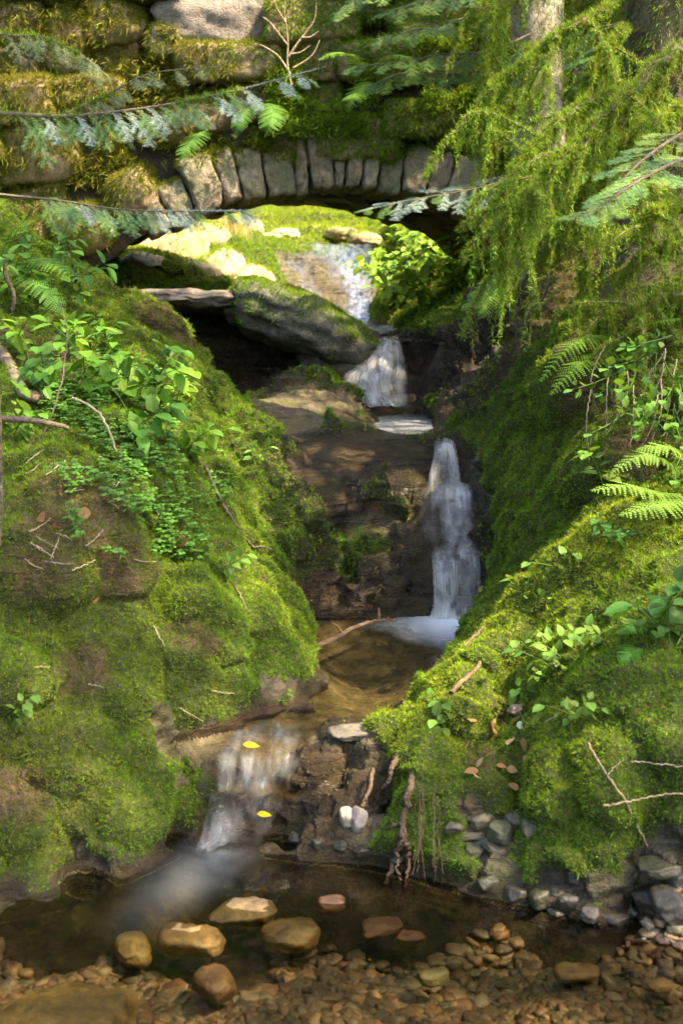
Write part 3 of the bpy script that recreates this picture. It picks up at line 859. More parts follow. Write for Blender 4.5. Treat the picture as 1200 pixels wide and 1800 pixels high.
def build_bridge():
    # core with the vault: strips of (angle) x (front/top/back/soffit)
    ang = np.linspace(math.radians(-62), math.radians(62), 90)
    ys = np.linspace(9.04, 11.5, 26)
    rows = []
    for a in ang:
        top = 5.2 - ACZ
        ring = []
        for y in ys:                                     # the vault flattens a little towards its far side
            ra = AR + .04 + .55 * (y - 9.04) / 2.46
            x = math.sin(a) * (AR + .04)
            ring.append((x, y, math.sqrt(max(ra * ra - x * x, .01)) - (ra - AR - .04)))
        x, z = ring[-1][0], ring[-1][2]
        btop = 3.3 - ACZ
        ring += [(x, 11.5, z + (max(btop, z + .2) - z) * t) for t in (.25, .5, .75, 1)]
        z = ring[0][2]
        ring += [(x, 9.04, z + (top - z) * t) for t in (1, .75, .5, .25)]
        rows.append(ring)
    R = np.array(rows)
    nr, nc = R.shape[:2]
    V = R.reshape(-1, 3)
    V[:, 0] += ACX + (V[:, 1] - BY) * SKEW
    V[:, 2] += ACZ
    nz = fbm(V * 2.2, 4, 77)
    nx = fbm(V * 5 + 31, 3, 78)
    soff = np.tile(np.arange(nc) < len(ys), nr)
    V[:, 2] += soff * (nz * .12 + nx * .05)
    V[:, 0] += soff * nx * .06
    a = np.arange(nr * nc).reshape(nr, nc)
    a = np.concatenate([a, a[:, :1]], 1)
    Q = np.stack([a[:-1, :-1], a[:-1, 1:], a[1:, 1:], a[1:, :-1]], -1).reshape(-1, 4)
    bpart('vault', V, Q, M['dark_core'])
    # left and right abutments, solid behind the facing
    for sx, x0, x1 in ((-1, -6.0, ACX - 1.69), (1, ACX + 1.85, 6.0)):
        V, Q = CG[14]
        V = V * np.array(((x1 - x0) / 2, 1.22, 2.6)) + np.array(((x0 + x1) / 2, 10.28, 2.6))
        V[:, 0] += (V[:, 1] - BY) * SKEW + fbm(V * 3, 3, 81) * .06
        V[:, 2] *= 1 - .36 * np.clip((V[:, 1] - 9.3) / 1.2, 0, 1)
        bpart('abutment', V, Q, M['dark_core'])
    # voussoirs
    r = np.random.default_rng(3)
    # edges of the stones as seen in the face, as angles about the arch centre
    pxs = [248, 286, 330, 384, 418, 464, 516, 540, 583, 606, 634, 664, 706, 752, 786, 832, 868, 905, 945]
    angs = []
    for px in pxs:
        x = P(px, 340, BY)[0] - ACX
        angs.append(math.asin(max(-.95, min(.95, x / (AR + .15)))))
    for k in range(len(angs) - 1):
        a0, a1 = angs[k] + .004, angs[k + 1] - .004
        h = r.uniform(.30, .42)
        if k in (6, 8, 10): h = r.uniform(.36, .44)
        y0, y1 = 8.92 + r.uniform(-.05, .05), 9.5
        S, Q = stone_shape((2.17, 2.1, 2.14), 200 + k, 14, 16, .03, 1.5, .25)
        am = a0 + (a1 - a0) * (S[:, 0] + 1) / 2 + r.uniform(-.006, .006) * S[:, 2]
        rad = AR - .02 + r.uniform(-.03, .03) + h * (S[:, 2] + 1) / 2
        V = np.stack([ACX + np.sin(am) * rad, y0 + (y1 - y0) * (S[:, 1] + 1) / 2, ACZ + np.cos(am) * rad], 1)
        V[:, 0] += (V[:, 1] - BY) * SKEW
        V += (fbm(V * 13, 4, 300 + k) * .022)[:, None]
        bpart('voussoir', V, Q, M['arch_stone'], 'arch')
    # rubble facing above
    big = [((380, 38), (.78, .40), 'pale_stone', 4), ((752, 214), (.66, .24), 'wall_stone', 0), ((118, 78), (.30, .42), 'wall_stone', 0), ((60, 265), (.62, .42), 'wall_stone', 0),
           ((300, 80), (.28, .22), 'pale_stone', 0), ((235, 340), (.34, .30), 'wall_stone', -20), ((150, 400), (.42, .32), 'wall_stone', -15), ((640, 20), (.30, .16), 'pale_stone', 5), ((205, 40), (.40, .30), 'wall_stone', 5),
           ((340, 215), (.5, .22), 'wall_stone', -12), ((150, 170), (.55, .28), 'wall_stone', 0)]
    taken = []
    for i, ((px, py), (w, h), mk, rot) in enumerate(big):
        c = np.array(P(px, py, 9.0))
        taken.append((c[0], c[2], w, h))
        S, Q = stone_shape((w * 1.1, .55, h * 1.1), 500 + i, 20, 4.5, .09, 1.3, .5)
        S = S @ rotm(0, math.radians(rot), 0).T
        V = S + c + np.array((0, .10, 0))
        V += (fbm(V * 9, 4, 520 + i) * .022)[:, None]
        bpart('wall_stone', V, Q, M[mk], 'pale' if mk == 'pale_stone' and i == 0 else 'wall')
    z = 1.35
    i = 0
    while z < 4.5:
        h = r.uniform(.2, .34)
        x = -3.1 + r.uniform(0, .3)
        while x < 2.2:
            w = r.uniform(.26, .66)
            cx, cz = x + w / 2, z + h / 2
            dist = math.hypot(cx - ACX, cz - ACZ)
            ok = dist > AR + .30 and (cz > 2.0 or abs(cx - ACX) > 1.75)
            ok = ok and not any(abs(cx - t[0]) < (w + t[2]) * .36 and abs(cz - t[1]) < (h + t[3]) * .36 for t in taken)
            if ok and i < 88 and (cz > 1.9 or cx < -1.8):
                tilt = math.atan2(cx - ACX, cz - ACZ) * .35 if dist < AR + .9 else 0
                S, Q = stone_shape((w * 1.15, .5, h * 1.2), 600 + i, 14, r.uniform(6, 14), .09, 1.3, .35)
                S = S @ rotm(r.uniform(-.15, .15), tilt + r.uniform(-.1, .1), r.uniform(-.12, .12)).T
                V = S + np.array((cx, 9.10 + r.uniform(-.09, .09) + (.10 if dist < AR + .5 else 0), cz))
                V += (fbm(V * 9, 4, 640 + i) * .03)[:, None]
                bpart('wall_stone', V, Q, M['wall_stone'], 'wall')
                i += 1
            x += w
        z += h
    print('wall stones', i)


build_bridge()

# ------------------------------------------------------------------ separate rocks
ROCKS_SRC = []


def boulder(name, label, cat, px, py, Y, size, mat, seed, rot=(0, 0, 0), roundness=3.0, rough=.12, facets=.5, n=14, moss=None, dz=0, group=None, fine=.05, freq=1.2):
    c = np.array(P(px, py, Y)) if Y else hit(px, py)[0]
    c = c + np.array((0, 0, dz))
    S, Q = stone_shape(size, seed, n, roundness, rough, freq, facets)
    V = S @ rotm(*rot).T + c
    V += (fbm(V * (1.2 / max(size)) * 5, 4, seed + 3) * fine * max(size))[:, None]
    o = make_mesh(name, V, Q, mat, loc=c)
    tag(o, label, cat, group)
    if moss: ROCKS_SRC.append((V, Q, moss))
    return o


# the undercut rock beside the hollow, and its pale shelf
boulder('boulder', 'mossy boulder overhanging the dark hollow left of the upper falls', 'boulder', 532, 574, 8.9, (1.16, 1.1, .40), M['grey_rock'], 41, (0, .40, .1), 3.0, .14, .4, 20, 'rock')
boulder('rock_shelf', 'pale flat rock shelf roofing the dark hollow under the arch', 'rock', 318, 528, 9.05, (.95, 1.2, .13), M['pale_stone'], 42, (-.04, .05, .1), 4, .14, .4, 20, None)
boulder('boulder', 'dark wet boulder at the left of the upper lip pool', 'boulder', 622, 602, 9.05, (.34, .5, .22), M['wet_rock'], 43, (0, .12, .2), 2.6, .12, .4, 14, None)
boulder('boulder', 'low dark rock lying between the small pool and the hollow', 'rock', 588, 640, 8.75, (.5, .5, .22), M['wet_rock'], 44, (0, .25, 0), 2.6, .14, .4, 14, None)

for i, (px, py, Y, w, h) in enumerate(((500, 418, 17.2, .4, .2), (552, 415, 18.0, .5, .22), (600, 416, 17.4, .42, .2), (642, 426, 16.8, .4, .2), (470, 430, 16.6, .4, .22), (430, 412, 17.0, .5, .36))):
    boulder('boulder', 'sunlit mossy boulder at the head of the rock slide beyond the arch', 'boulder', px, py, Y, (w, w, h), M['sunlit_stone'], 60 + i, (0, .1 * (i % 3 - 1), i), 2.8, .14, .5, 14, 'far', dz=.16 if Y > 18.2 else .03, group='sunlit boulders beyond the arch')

for i, (px, py, Y, w, h) in enumerate(((255, 478, 11.6, .55, .34), (335, 492, 11.9, .6, .36), (228, 445, 12.6, .5, .4), (385, 478, 12.8, .55, .4), (300, 448, 13.3, .8, .5), (440, 505, 12.8, .5, .4), (350, 430, 14.0, .7, .5))):
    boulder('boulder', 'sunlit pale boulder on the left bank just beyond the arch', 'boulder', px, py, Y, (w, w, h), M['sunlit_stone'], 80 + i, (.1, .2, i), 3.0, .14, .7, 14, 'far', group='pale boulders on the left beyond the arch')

# ------------------------------------------------------------------ moss
M['moss'] = leaf_mat("moss", .32, .75, .12)
PAL = np.array([(.125, .235, .013), (.27, .335, .018), (.034, .066, .009), (.175, .135, .026)])


def zone(V, lst):
    r = np.zeros(len(V))
    for p, rad, a in lst:
        d = np.linalg.norm(V - np.array(p), axis=1)
        r = np.maximum(r, a * (1 - sstep(rad * .3, rad, d)))
    return r


Z_YELLOW = [(P(950, 1080, 4.3), .55, .85), (P(1080, 960, 4.3), .5, .8), (P(760, 1250, 3.9), .35, .8), (P(1000, 1330, 3.5), .3, .6), (P(700, 1330, 3.8), .2, .8), (P(480, 1080, 4.8), .4, .5), (P(440, 950, 5.2), .3, .35), (P(300, 1080, 4.3), .3, .45),
            (P(1030, 830, 4.95), .2, .7), (P(960, 780, 5.6), .4, .35), (P(250, 560, 7.7), .5, .6), (P(300, 470, 12), 2.6, .75), (P(740, 560, 12.5), 1.2, .9), (P(800, 480, 12), 1.2, .8), (P(550, 400, 18), 3.5, .7), (P(500, 560, 8.8), .5, .4),
            (P(80, 560, 6.3), .8, .3), (P(230, 90, 9), 1.0, .5), (P(1050, 250, 8), 2.0, .4)]
Z_OLIVE = [(P(60, 1350, 3.6), .5, .75), (P(200, 1150, 4.0), .45, .6), (P(100, 1050, 4.0), .35, .6), (P(350, 1200, 4.1), .25, .5), (P(150, 900, 4.3), .4, .6), (P(200, 150, 9), 1.7, .8), (P(60, 300, 9), 1.0, .65), (P(280, 650, 7.2), .6, .55),
           (P(1100, 650, 5.3), .6, .7), (P(1000, 450, 7.5), 1.2, .7), (P(900, 620, 7.2), .8, .55), (P(850, 1330, 3.8), .2, .4), (P(900, 1430, 3.5), .2, .35), (P(380, 60, 9), .5, .6)]
Z_DARK = [(P(880, 700, 6.6), .8, .6), (P(600, 1000, 5.65), .45, .5), (P(620, 830, 6.3), .5, .35), (P(250, 830, 4.9), .5, .5), (P(100, 960, 4.1), .15, .4), (P(540, 1150, 4.7), .15, .4)]


def moss_cols(V, r, extra_y=0.0, extra_o=0.0):
    n = len(V)
    a, b, c = fbm(V * 1.7, 3, 91), fbm(V * 6, 3, 92), fbm(V * 1.1, 3, 93)
    y = np.clip(zone(V, Z_YELLOW) * .8 + .35 * a + extra_y + r.normal(0, .16, n), 0, 1)
    o = np.clip(zone(V, Z_OLIVE) * .9 + .5 * b + .25 * c - .2 + extra_o + r.normal(0, .16, n), 0, 1)
    d = np.clip(zone(V, Z_DARK) + .55 * c + .12 + r.normal(0, .16, n), 0, .9)
    col = PAL[0][None] * np.ones((n, 1))
    col = col + (PAL[2] - col) * (d * .7)[:, None]
    col = col + (PAL[1] - col) * (y * .85)[:, None]
    col = col + (PAL[3] - col) * (o * .75)[:, None]
    col *= r.uniform(.65, 1.3, n)[:, None]
    return np.concatenate([col, np.ones((n, 1))], 1)


def sample_faces(V, Q, dens, r):
    """random points on quads; dens = expected points per face and unit area"""
    a, b, c, d = (V[Q[:, k]] for k in range(4))
    ar = .5 * np.linalg.norm(np.cross(c - a, d - b), axis=1)
    lam = ar * dens
    cnt = r.poisson(np.clip(lam, 0, 200))
    f = np.repeat(np.arange(len(Q)), cnt)
    u, v = r.random(len(f))[:, None], r.random(len(f))[:, None]
    p = (a[f] * (1 - u) + b[f] * u) * (1 - v) + (d[f] * (1 - u) + c[f] * u) * v
    n = np.cross((c - a)[f], (d - b)[f])
    n /= np.maximum(np.linalg.norm(n, axis=1, keepdims=True), 1e-9)
    return p, n, f


def tufts(mb, p, n, length, col, r, blades=6, width=.24, droop=0.0, spread=.75):
    """small sprays of blades at points p with axis n"""
    m = len(p)
    up = np.array((0, 0, 1.0))
    steep = np.clip(1 - n[:, 2] * 1.4, 0, 1)
    ax = n * .75 + up * .35 - up * (steep * .55 + droop)[:, None]
    ax /= np.linalg.norm(ax, axis=1, keepdims=True)
    for _ in range(blades):
        d = ax + r.normal(0, spread, (m, 3)) * .8
        d /= np.linalg.norm(d, axis=1, keepdims=True)
        d[(d * n).sum(1) < .05] += n[(d * n).sum(1) < .05] * .6
        L = (length * r.uniform(.55, 1.25, m))[:, None]
        s = np.cross(d, r.normal(size=(m, 3)))
        s /= np.maximum(np.linalg.norm(s, axis=1, keepdims=True), 1e-6)
        w = L * width
        b = p + r.normal(0, .25, (m, 3)) * L * .6
        b0 = b - s * w * .35 - n * L * .1
        b1 = b + s * w * .35 - n * L * .1
        tip = b + d * L
        V = np.stack([b0, b1, tip], 1).reshape(-1, 3)
        c = col * r.uniform(.8, 1.2, (m, 1))
        c[:, 3] = 1
        C3 = np.repeat(c, 3, 0)
        mb.add(V, tris=np.arange(3 * m).reshape(m, 3), col=C3)


def grow_ground_moss():
    r = np.random.default_rng(11)
    Q = TQ
    cen = TV[Q].mean(1)
    mk = TMASK[Q].mean(1)
    x, y, z = cen.T
    view = (np.abs(x) < .34 * y + .15) & (y > 2.7) & (y < 21) & (mk[:, 3] < .5)
    view &= ~((y > 9.0) & (y < 11.6) & (z > 2.6))
    w = np.clip(mk[:, 0] + .10, 0, 1) * (1 - .4 * np.clip(mk[:, 2] * 1.2, 0, 1)) * (1 - .8 * (mk[:, 1] > .75))
    w = np.where(w < .12, w * .15, w)
    dens = 23000 * w * view * (4.0 / np.clip(y, 3, 17)) ** 1.55
    p, n, f = sample_faces(TV, Q, dens, r)
    n = np.where((n[:, 2] < 0)[:, None], -n, n)
    col = moss_cols(p, r)
    br = np.clip(mk[f, 2], 0, 1)
    col[:, :3] = col[:, :3] * (1 - .6 * br[:, None]) + np.array((.12, .085, .03)) * .6 * br[:, None]
    L = .0092 * (np.clip(p[:, 1], 3, 17) / 4.0) ** .75 * r.uniform(.6, 1.35, len(p))
    mb = MB()
    tufts(mb, p, n, L, col, r, 5, .40, 0, .9)
    big = (fbm(p * 5, 3, 171) > .02) & (r.random(len(p)) < .14)
    tufts(mb, p[big] + n[big] * .004, n[big], L[big] * 1.7, col[big] * (1.12, 1.12, 1, 1), r, 5, .16, .1, .55)
    dead = r.random(len(p)) < .035
    cd = np.concatenate([np.array((.30, .20, .085)) * r.uniform(.5, 1.3, (dead.sum(), 1)), np.ones((dead.sum(), 1))], 1)
    tufts(mb, p[dead] + n[dead] * .008, n[dead], L[dead] * 1.8, cd, r, 2, .10, .1, .9)
    # longer fronds hanging at steep edges
    k = (n[:, 2] < .55) & (r.random(len(p)) < .08)
    tufts(mb, p[k], n[k], L[k] * 2.2, col[k] * .95, r, 3, .14, .5, .35)
    o = mb.build('moss', M['moss'], smooth=False)
    tag(o, 'thick green and golden moss cushions carpeting both rocky banks of the stream', 'moss', kind='stuff')
    print('ground moss', len(p))


def grow_bridge_moss():
    r = np.random.default_rng(12)
    mb = MB()
    tot = 0
    for V, Q, kind in MOSS_SRC:
        n = vnormals(V, Q)
        if ((V - V.mean(0)) * n).sum() < 0: n = -n
        nz = fbm(V * 2.0, 3, 131) + .6 * fbm(V * 7, 3, 132)
        if kind == 'arch': w = sstep(.15, .6, n[:, 2] * .5 + nz * .8 - .15 + (V[:, 2] - V[:, 2].mean()) * 1.2 + np.clip(-V[:, 0] - .9, 0, 1) * .9)
        elif kind == 'pale': w = sstep(.35, .8, n[:, 2] * .3 + nz * .7 + .05)
        else: w = sstep(.05, .5, n[:, 2] * .5 + nz * .8 + .56 + .15 * np.clip(V[:, 0] + .3, -.5, .6))
        w = np.where(n[:, 1] > .5, 0, w)
        p, nn, f = sample_faces(V, Q, 15000 * w[Q].mean(1), r)
        if ((p - V.mean(0)) * nn).sum() < 0: nn = -nn
        g = np.clip((p[:, 0] + .75) / .8, 0, 1)            # golden on the left, green to the right
        col = moss_cols(p, r, 0.12 * (1 - g), .28 * (1 - g) - .2 * g)
        L = .018 * r.uniform(.5, 1.4, len(p))
        tufts(mb, p, nn, L, col, r, 5, .34)
        k = (r.random(len(p)) < .12) & (nn[:, 1] < -.2)
        tufts(mb, p[k], nn[k], L[k] * 2.6, col[k], r, 3, .12, .8, .3)
        tot += len(p)
    # drapery hanging off the ledge above the arch stones
    for (px0, px1, py0, py1, n) in ((190, 480, 170, 290, 7500), (0, 230, 60, 330, 8500), (230, 480, 60, 180, 5000), (250, 900, 215, 262, 4500), (470, 700, 120, 235, 5200), (690, 860, 150, 200, 1400), (840, 900, 100, 330, 1300), (0, 470, 100, 250, 1200), (560, 860, 60, 150, 3500), (0, 200, 0, 80, 900)):
        p = np.array([P(px0 + (px1 - px0) * a, py0 + (py1 - py0) * b, (8.80 if px0 > 400 or n < 2000 else 8.92) + .12 * c) for a, b, c in r.random((n, 3))])
        keep = fbm(p * 3.2, 3, 141) > -.08
        p = p[keep]
        nn = np.tile((0, -.8, .6), (len(p), 1)) + r.normal(0, .3, (len(p), 3))
        nn /= np.linalg.norm(nn, axis=1, keepdims=True)
        col = moss_cols(p, r, .05 if px0 > 400 else .3, -.15 if px0 > 400 else .3)
        tufts(mb, p, nn, np.full(len(p), .05) * r.uniform(.5, 1.5, len(p)), col, r, 4, .13, .9, .4)
    o = mb.build('moss', M['moss'], smooth=False)
    o.parent = bridge
    o.location = -bloc
    o['kind'] = 'stuff'
    o['label'] = 'green and golden moss hanging over the arch stones'
    print('bridge moss', tot)


def grow_rock_moss():
    r = np.random.default_rng(13)
    mb = MB()
    for V, Q, kind in ROCKS_SRC:
        n = vnormals(V, Q)
        if ((V - V.mean(0)) * n).sum() < 0: n = -n
        nz = fbm(V * 3, 3, 151)
        w = sstep(.1, .5, n[:, 2] * .75 + nz * .9 - (.35 if kind == 'far' else 0))
        p, nn, f = sample_faces(V, Q, (2200 if kind == 'far' else 7500) * w[Q].mean(1), r)
        if ((p - V.mean(0)) * nn).sum() < 0: nn = -nn
        tufts(mb, p, nn, (.034 if kind == 'far' else .02) * r.uniform(.6, 1.3, len(p)), moss_cols(p, r, .1), r, 5, .24)
    o = mb.build('boulder_moss', M['moss'], smooth=False)
    tag(o, 'moss carpets on the boulders below and beyond the arch', 'moss', kind='stuff')


grow_ground_moss()
grow_bridge_moss()
grow_rock_moss()


# ------------------------------------------------------------------ falling water
def fall_material(name, tint=(.80, .86, .92), sx=22.0, sy=1.3, base=.03, amp=1.0):
    m, nt, out = new_mat(name)
    uv = N(nt, 'ShaderNodeUVMap')
    mp = N(nt, 'ShaderNodeMapping')
    mp.inputs['Scale'].default_value = (sx, sy, 1)
    nt.links.new(uv.outputs[0], mp.inputs['Vector'])
    n1 = noise(nt, 1.0, 4, .6, mp.outputs[0], .3)
    mp2 = N(nt, 'ShaderNodeMapping')
    mp2.inputs['Scale'].default_value = (sx * .22, sy * .7, 1)
    nt.links.new(uv.outputs[0], mp2.inputs['Vector'])
    n2 = noise(nt, 1.0, 3, .5, mp2.outputs[0], .4)
    st = mth(nt, 'ADD', mth(nt, 'MULTIPLY', ramp(nt, n1, [(.36, (0, 0, 0)), (.68, (1, 1, 1))]), amp * .55), mth(nt, 'MULTIPLY', ramp(nt, n2, [(.35, (0, 0, 0)), (.66, (1, 1, 1))]), amp * .55))
    at = N(nt, 'ShaderNodeAttribute', attribute_name='col')
    sp = N(nt, 'ShaderNodeSeparateColor')
    nt.links.new(at.outputs['Color'], sp.inputs[0])
    al = mth(nt, 'MULTIPLY', sp.outputs[0], mth(nt, 'ADD', st, base), True)
    df = N(nt, 'ShaderNodeBsdfDiffuse')
    df.inputs['Color'].default_value = (*tint, 1)
    tl = N(nt, 'ShaderNodeBsdfTranslucent')
    tl.inputs['Color'].default_value = (*tint, 1)
    gl = N(nt, 'ShaderNodeBsdfGlossy', Roughness=.22)
    nt.links.new(bump(nt, n1, .5, .03), gl.inputs['Normal'])
    m1 = N(nt, 'ShaderNodeMixShader', Fac=.35)
    nt.links.new(df.outputs[0], m1.inputs[1])
    nt.links.new(tl.outputs[0], m1.inputs[2])
    tr = N(nt, 'ShaderNodeBsdfTransparent')
    tr.inputs['Color'].default_value = (.9, .87, .8, 1)
    fr = N(nt, 'ShaderNodeFresnel', IOR=1.33)
    m3 = N(nt, 'ShaderNodeMixShader')
    nt.links.new(mth(nt, 'MULTIPLY', fr.outputs[0], mth(nt, 'MULTIPLY', sp.outputs[0], .6)), m3.inputs[0])
    nt.links.new(tr.outputs[0], m3.inputs[1])
    nt.links.new(gl.outputs[0], m3.inputs[2])
    m2 = N(nt, 'ShaderNodeMixShader')
    nt.links.new(al, m2.inputs[0])
    nt.links.new(m3.outputs[0], m2.inputs[1])
    nt.links.new(m1.outputs[0], m2.inputs[2])
    nt.links.new(m2.outputs[0], out.inputs[0])
    return m


M['veil'] = fall_material("veil")
M['slide'] = fall_material("slide", (.55, .60, .66), 34, 2.6, .0, .32)
M['cascade'] = fall_material("cascade", (.80, .84, .88), 13, 1.2, .0, .85)


def smooth_rows(ctrl, n):
    """Catmull-Rom through rows of control points (k, m, 3+) -> (n, m, 3+)"""
    k = len(ctrl)
    t = np.linspace(0, k - 1, n)
    i = np.clip(np.floor(t).astype(int), 0, k - 2)
    f = (t - i)[:, None, None]
    p0, p1, p2, p3 = ctrl[np.clip(i - 1, 0, k - 1)], ctrl[i], ctrl[i + 1], ctrl[np.clip(i + 2, 0, k - 1)]
    return .5 * (2 * p1 + (p2 - p0) * f + (2 * p0 - 5 * p1 + 4 * p2 - p3) * f ** 2 + (3 * p1 - p0 - 3 * p2 + p3) * f ** 3)


def fall(mb_list, rows, bulge=.03, layers=((0, .85), (.02, .45)), nv=70, nu=28, seed=0, rough=0.0):
    """rows: (list of points across, density); appended to mb_list as (V, Q, col, uv)"""
    ctrl = []
    for pts, den in rows:
        pts = np.array(pts)
        u = np.linspace(0, 1, len(pts))
        q = np.stack([np.interp(np.linspace(0, 1, 9), u, pts[:, j]) for j in range(3)], 1)
        d = den if isinstance(den, (list, tuple)) else [den]
        dd = np.interp(np.linspace(0, 1, 9), np.linspace(0, 1, len(d)), d)
        ctrl.append(np.concatenate([q, dd[:, None]], 1))
    ctrl = np.array(ctrl)
    G = smooth_rows(ctrl, nv)
    G = smooth_rows(G.transpose(1, 0, 2), nu).transpose(1, 0, 2)
    uu, vv = np.meshgrid(np.linspace(0, 1, nu), np.linspace(0, 1, nv))
    V0 = G[..., :3].reshape(-1, 3)
    Q = grid_quads(nv, nu)
    n = vnormals(V0, Q)
    if n[:, 1].mean() > 0: n = -n
    edge = (np.clip(1 - np.abs(2 * uu - 1) ** 3, 0, 1) ** .8).ravel()
    for off, a in layers:
        prof = (1 - (2 * uu.ravel() - 1) ** 2)
        V = V0 + n * (off + bulge * prof + .012 * fbm(np.stack([uu.ravel() * 9, vv.ravel() * 2, uu.ravel() * 0 + off * 50 + seed], 1), 2, seed))[:, None]
        if rough:
            V = V + n * (rough * fbm(V0 * (16, 10, 10) + off * 30, 3, seed + 7))[:, None]
        den = np.clip(G[..., 3].ravel(), 0, 1.2) * edge * a
        if rough: den = den * (sstep(-.5, .2, fbm(V0 * (17, 9, 5), 3, seed + 9)) if rough > .02 else sstep(-.6, .15, fbm(V0 * (22, 12, 3), 3, seed + 9)))
        mb_list.append((V, Q, np.stack([den, den, den, np.ones_like(den)], 1), np.stack([uu.ravel() + off * 37 + seed, vv.ravel() * 2], 1)))


def build_fall(name, label, cat, lst, mat):
    V, Qs, Cc, U, o = [], [], [], [], 0
    for v, q, c, u in lst:
        V.append(v); Qs.append(q + o); Cc.append(c); U.append(u)
        o += len(v)
    ob = make_mesh(name, np.concatenate(V), np.concatenate(Qs), mat, attrs={'col': np.concatenate(Cc)}, uv=np.concatenate(U), loc=np.concatenate(V).mean(0))
    return tag(ob, label, cat)


L = []
fall(L, [((P(756, 784, 6.52), P(800, 782, 6.52)), .1), ((P(762, 791, 6.40), P(801, 789, 6.40)), (.35, .9, 1)), ((P(757, 815, 6.33), P(806, 815, 6.33)), (.5, .2, .7, 1.0)), ((P(752, 840, 6.29), P(809, 840, 6.29)), (.8, .05, .35, 1.0)), ((P(749, 864, 6.27), P(812, 864, 6.27)), (.5, .25, .8, 1.1))], .02, seed=1, nv=50)
fall(L, [((P(744, 858, 6.27), P(826, 858, 6.27)), (0, .4, .9)), ((P(734, 872, 6.19), P(830, 870, 6.19)), (.05, .45, 1.1)), ((P(732, 900, 6.09), P(834, 900, 6.09)), (.05, .12, .55, .3)), ((P(738, 935, 5.98), P(838, 932, 5.98)), (.2, .10, .5, .2)), ((P(748, 965, 5.89), P(842, 962, 5.89)), (.05, .10, .45, .25)), ((P(757, 990, 5.80), P(844, 988, 5.80)), (.5, .5, .4, .5)),
         ((P(760, 1030, 5.68), P(845, 1030, 5.68)), (1.1, .6, .25, .55)), ((P(760, 1065, 5.60), P(847, 1065, 5.60)), (1.2, .6, .2, .55)), ((P(752, 1090, 5.54), P(856, 1090, 5.54)), (1, 1, .7, .9))], .012, seed=2, rough=.015, nu=40)
build_fall('waterfall', 'white silky lower waterfall dropping in two steps into the brown pool', 'waterfall', L, M['veil'])
L = []
fall(L, [((P(660, 600, 8.95), P(702, 600, 8.95)), .1), ((P(655, 612, 8.72), P(706, 612, 8.72)), (.6, .9, .9, .5)), ((P(632, 640, 8.56), P(712, 640, 8.56)), (.5, .9, .9, .4)), ((P(600, 668, 8.40), P(716, 672, 8.40)), (.6, .9, .9, .7, .4)), ((P(608, 700, 8.22), P(718, 700, 8.22)), (.4, .6, .7, .7, .5)), ((P(622, 718, 8.12), P(722, 718, 8.12)), (.3, .5, .6, .6, .4))], .02, seed=3, rough=.018, nu=40)
build_fall('waterfall', 'small white fan shaped waterfall above the little middle pool', 'waterfall', L, M['veil'])
L = []
fall(L, [((P(478, 433, 16.15), P(655, 433, 16.15)), .5), ((P(492, 470, 15.3), P(657, 470, 15.3)), (.7, .4, 0, .5, .9, .6)), ((P(508, 510, 14.6), P(657, 510, 14.6)), (1.3, .4, 0, .1, 1.0, .8)), ((P(535, 545, 14.1), P(656, 545, 14.1)), (1.6, .5, 0, .2, 1.0, .8)), ((P(562, 575, 13.7), P(656, 577, 13.7)), (1.3, .5, .1, .4, .9, .8))], .01, layers=((.02, 1.0),), seed=4, nu=60, rough=.05)
build_fall('water_slide', 'thin shining sheet of water sliding down the rock beyond the arch', 'waterfall', L, M['slide'])
L = []
fall(L, [((Z(400, 1280, .262), Z(560, 1276, .262)), 0), ((Z(394, 1298, .262), Z(548, 1290, .262)), (.05, .1, .15, .1)), ((Z(388, 1316, .245), Z(540, 1308, .25)), (.2, .35, .1, .35, .1)), ((Z(380, 1330, .225), Z(532, 1322, .235)), (.7, .3, .15, .1)), ((Z(376, 1352, .195), Z(526, 1345, .205)), (.9, .75, .8, .35)), ((Z(374, 1386, .125), Z(512, 1376, .15)), (1.1, .85, .8, .35)),
         ((Z(370, 1398, .108), Z(540, 1384, .132)), (.5, .2, .05, 0)), ((Z(366, 1412, .102), Z(520, 1398, .125)), (.25, .1, .02, .02)), ((Z(362, 1430, .085), Z(496, 1418, .105)), (.3, .1, .15, .12)), ((Z(352, 1468, .045), Z(476, 1450, .05)), (.8, .6, .08, .3)), ((Z(344, 1490, .018), Z(468, 1476, .015)), (1.0, .7, .1, .2)), ((Z(340, 1508, .006), Z(462, 1492, .004)), (.5, .4, .1, 0))], .02, layers=((.008, .85), (.02, .3)), seed=6, nv=110, nu=50, rough=.035)
build_fall('cascade', 'white stepped cascade spilling into the near brown pool', 'waterfall', L, M['cascade'])

# ------------------------------------------------------------------ unseen shade trees, added to block the sun and shape its patches
M['canopy'] = leaf_mat("canopy", .45, .5, .3)
M['bark'] = stone_material("bark", [(.3, (.022, .014, .009)), (.5, (.075, .05, .03)), (.7, (.15, .105, .065))], (.07, .075, .015), .7, spots=.1)


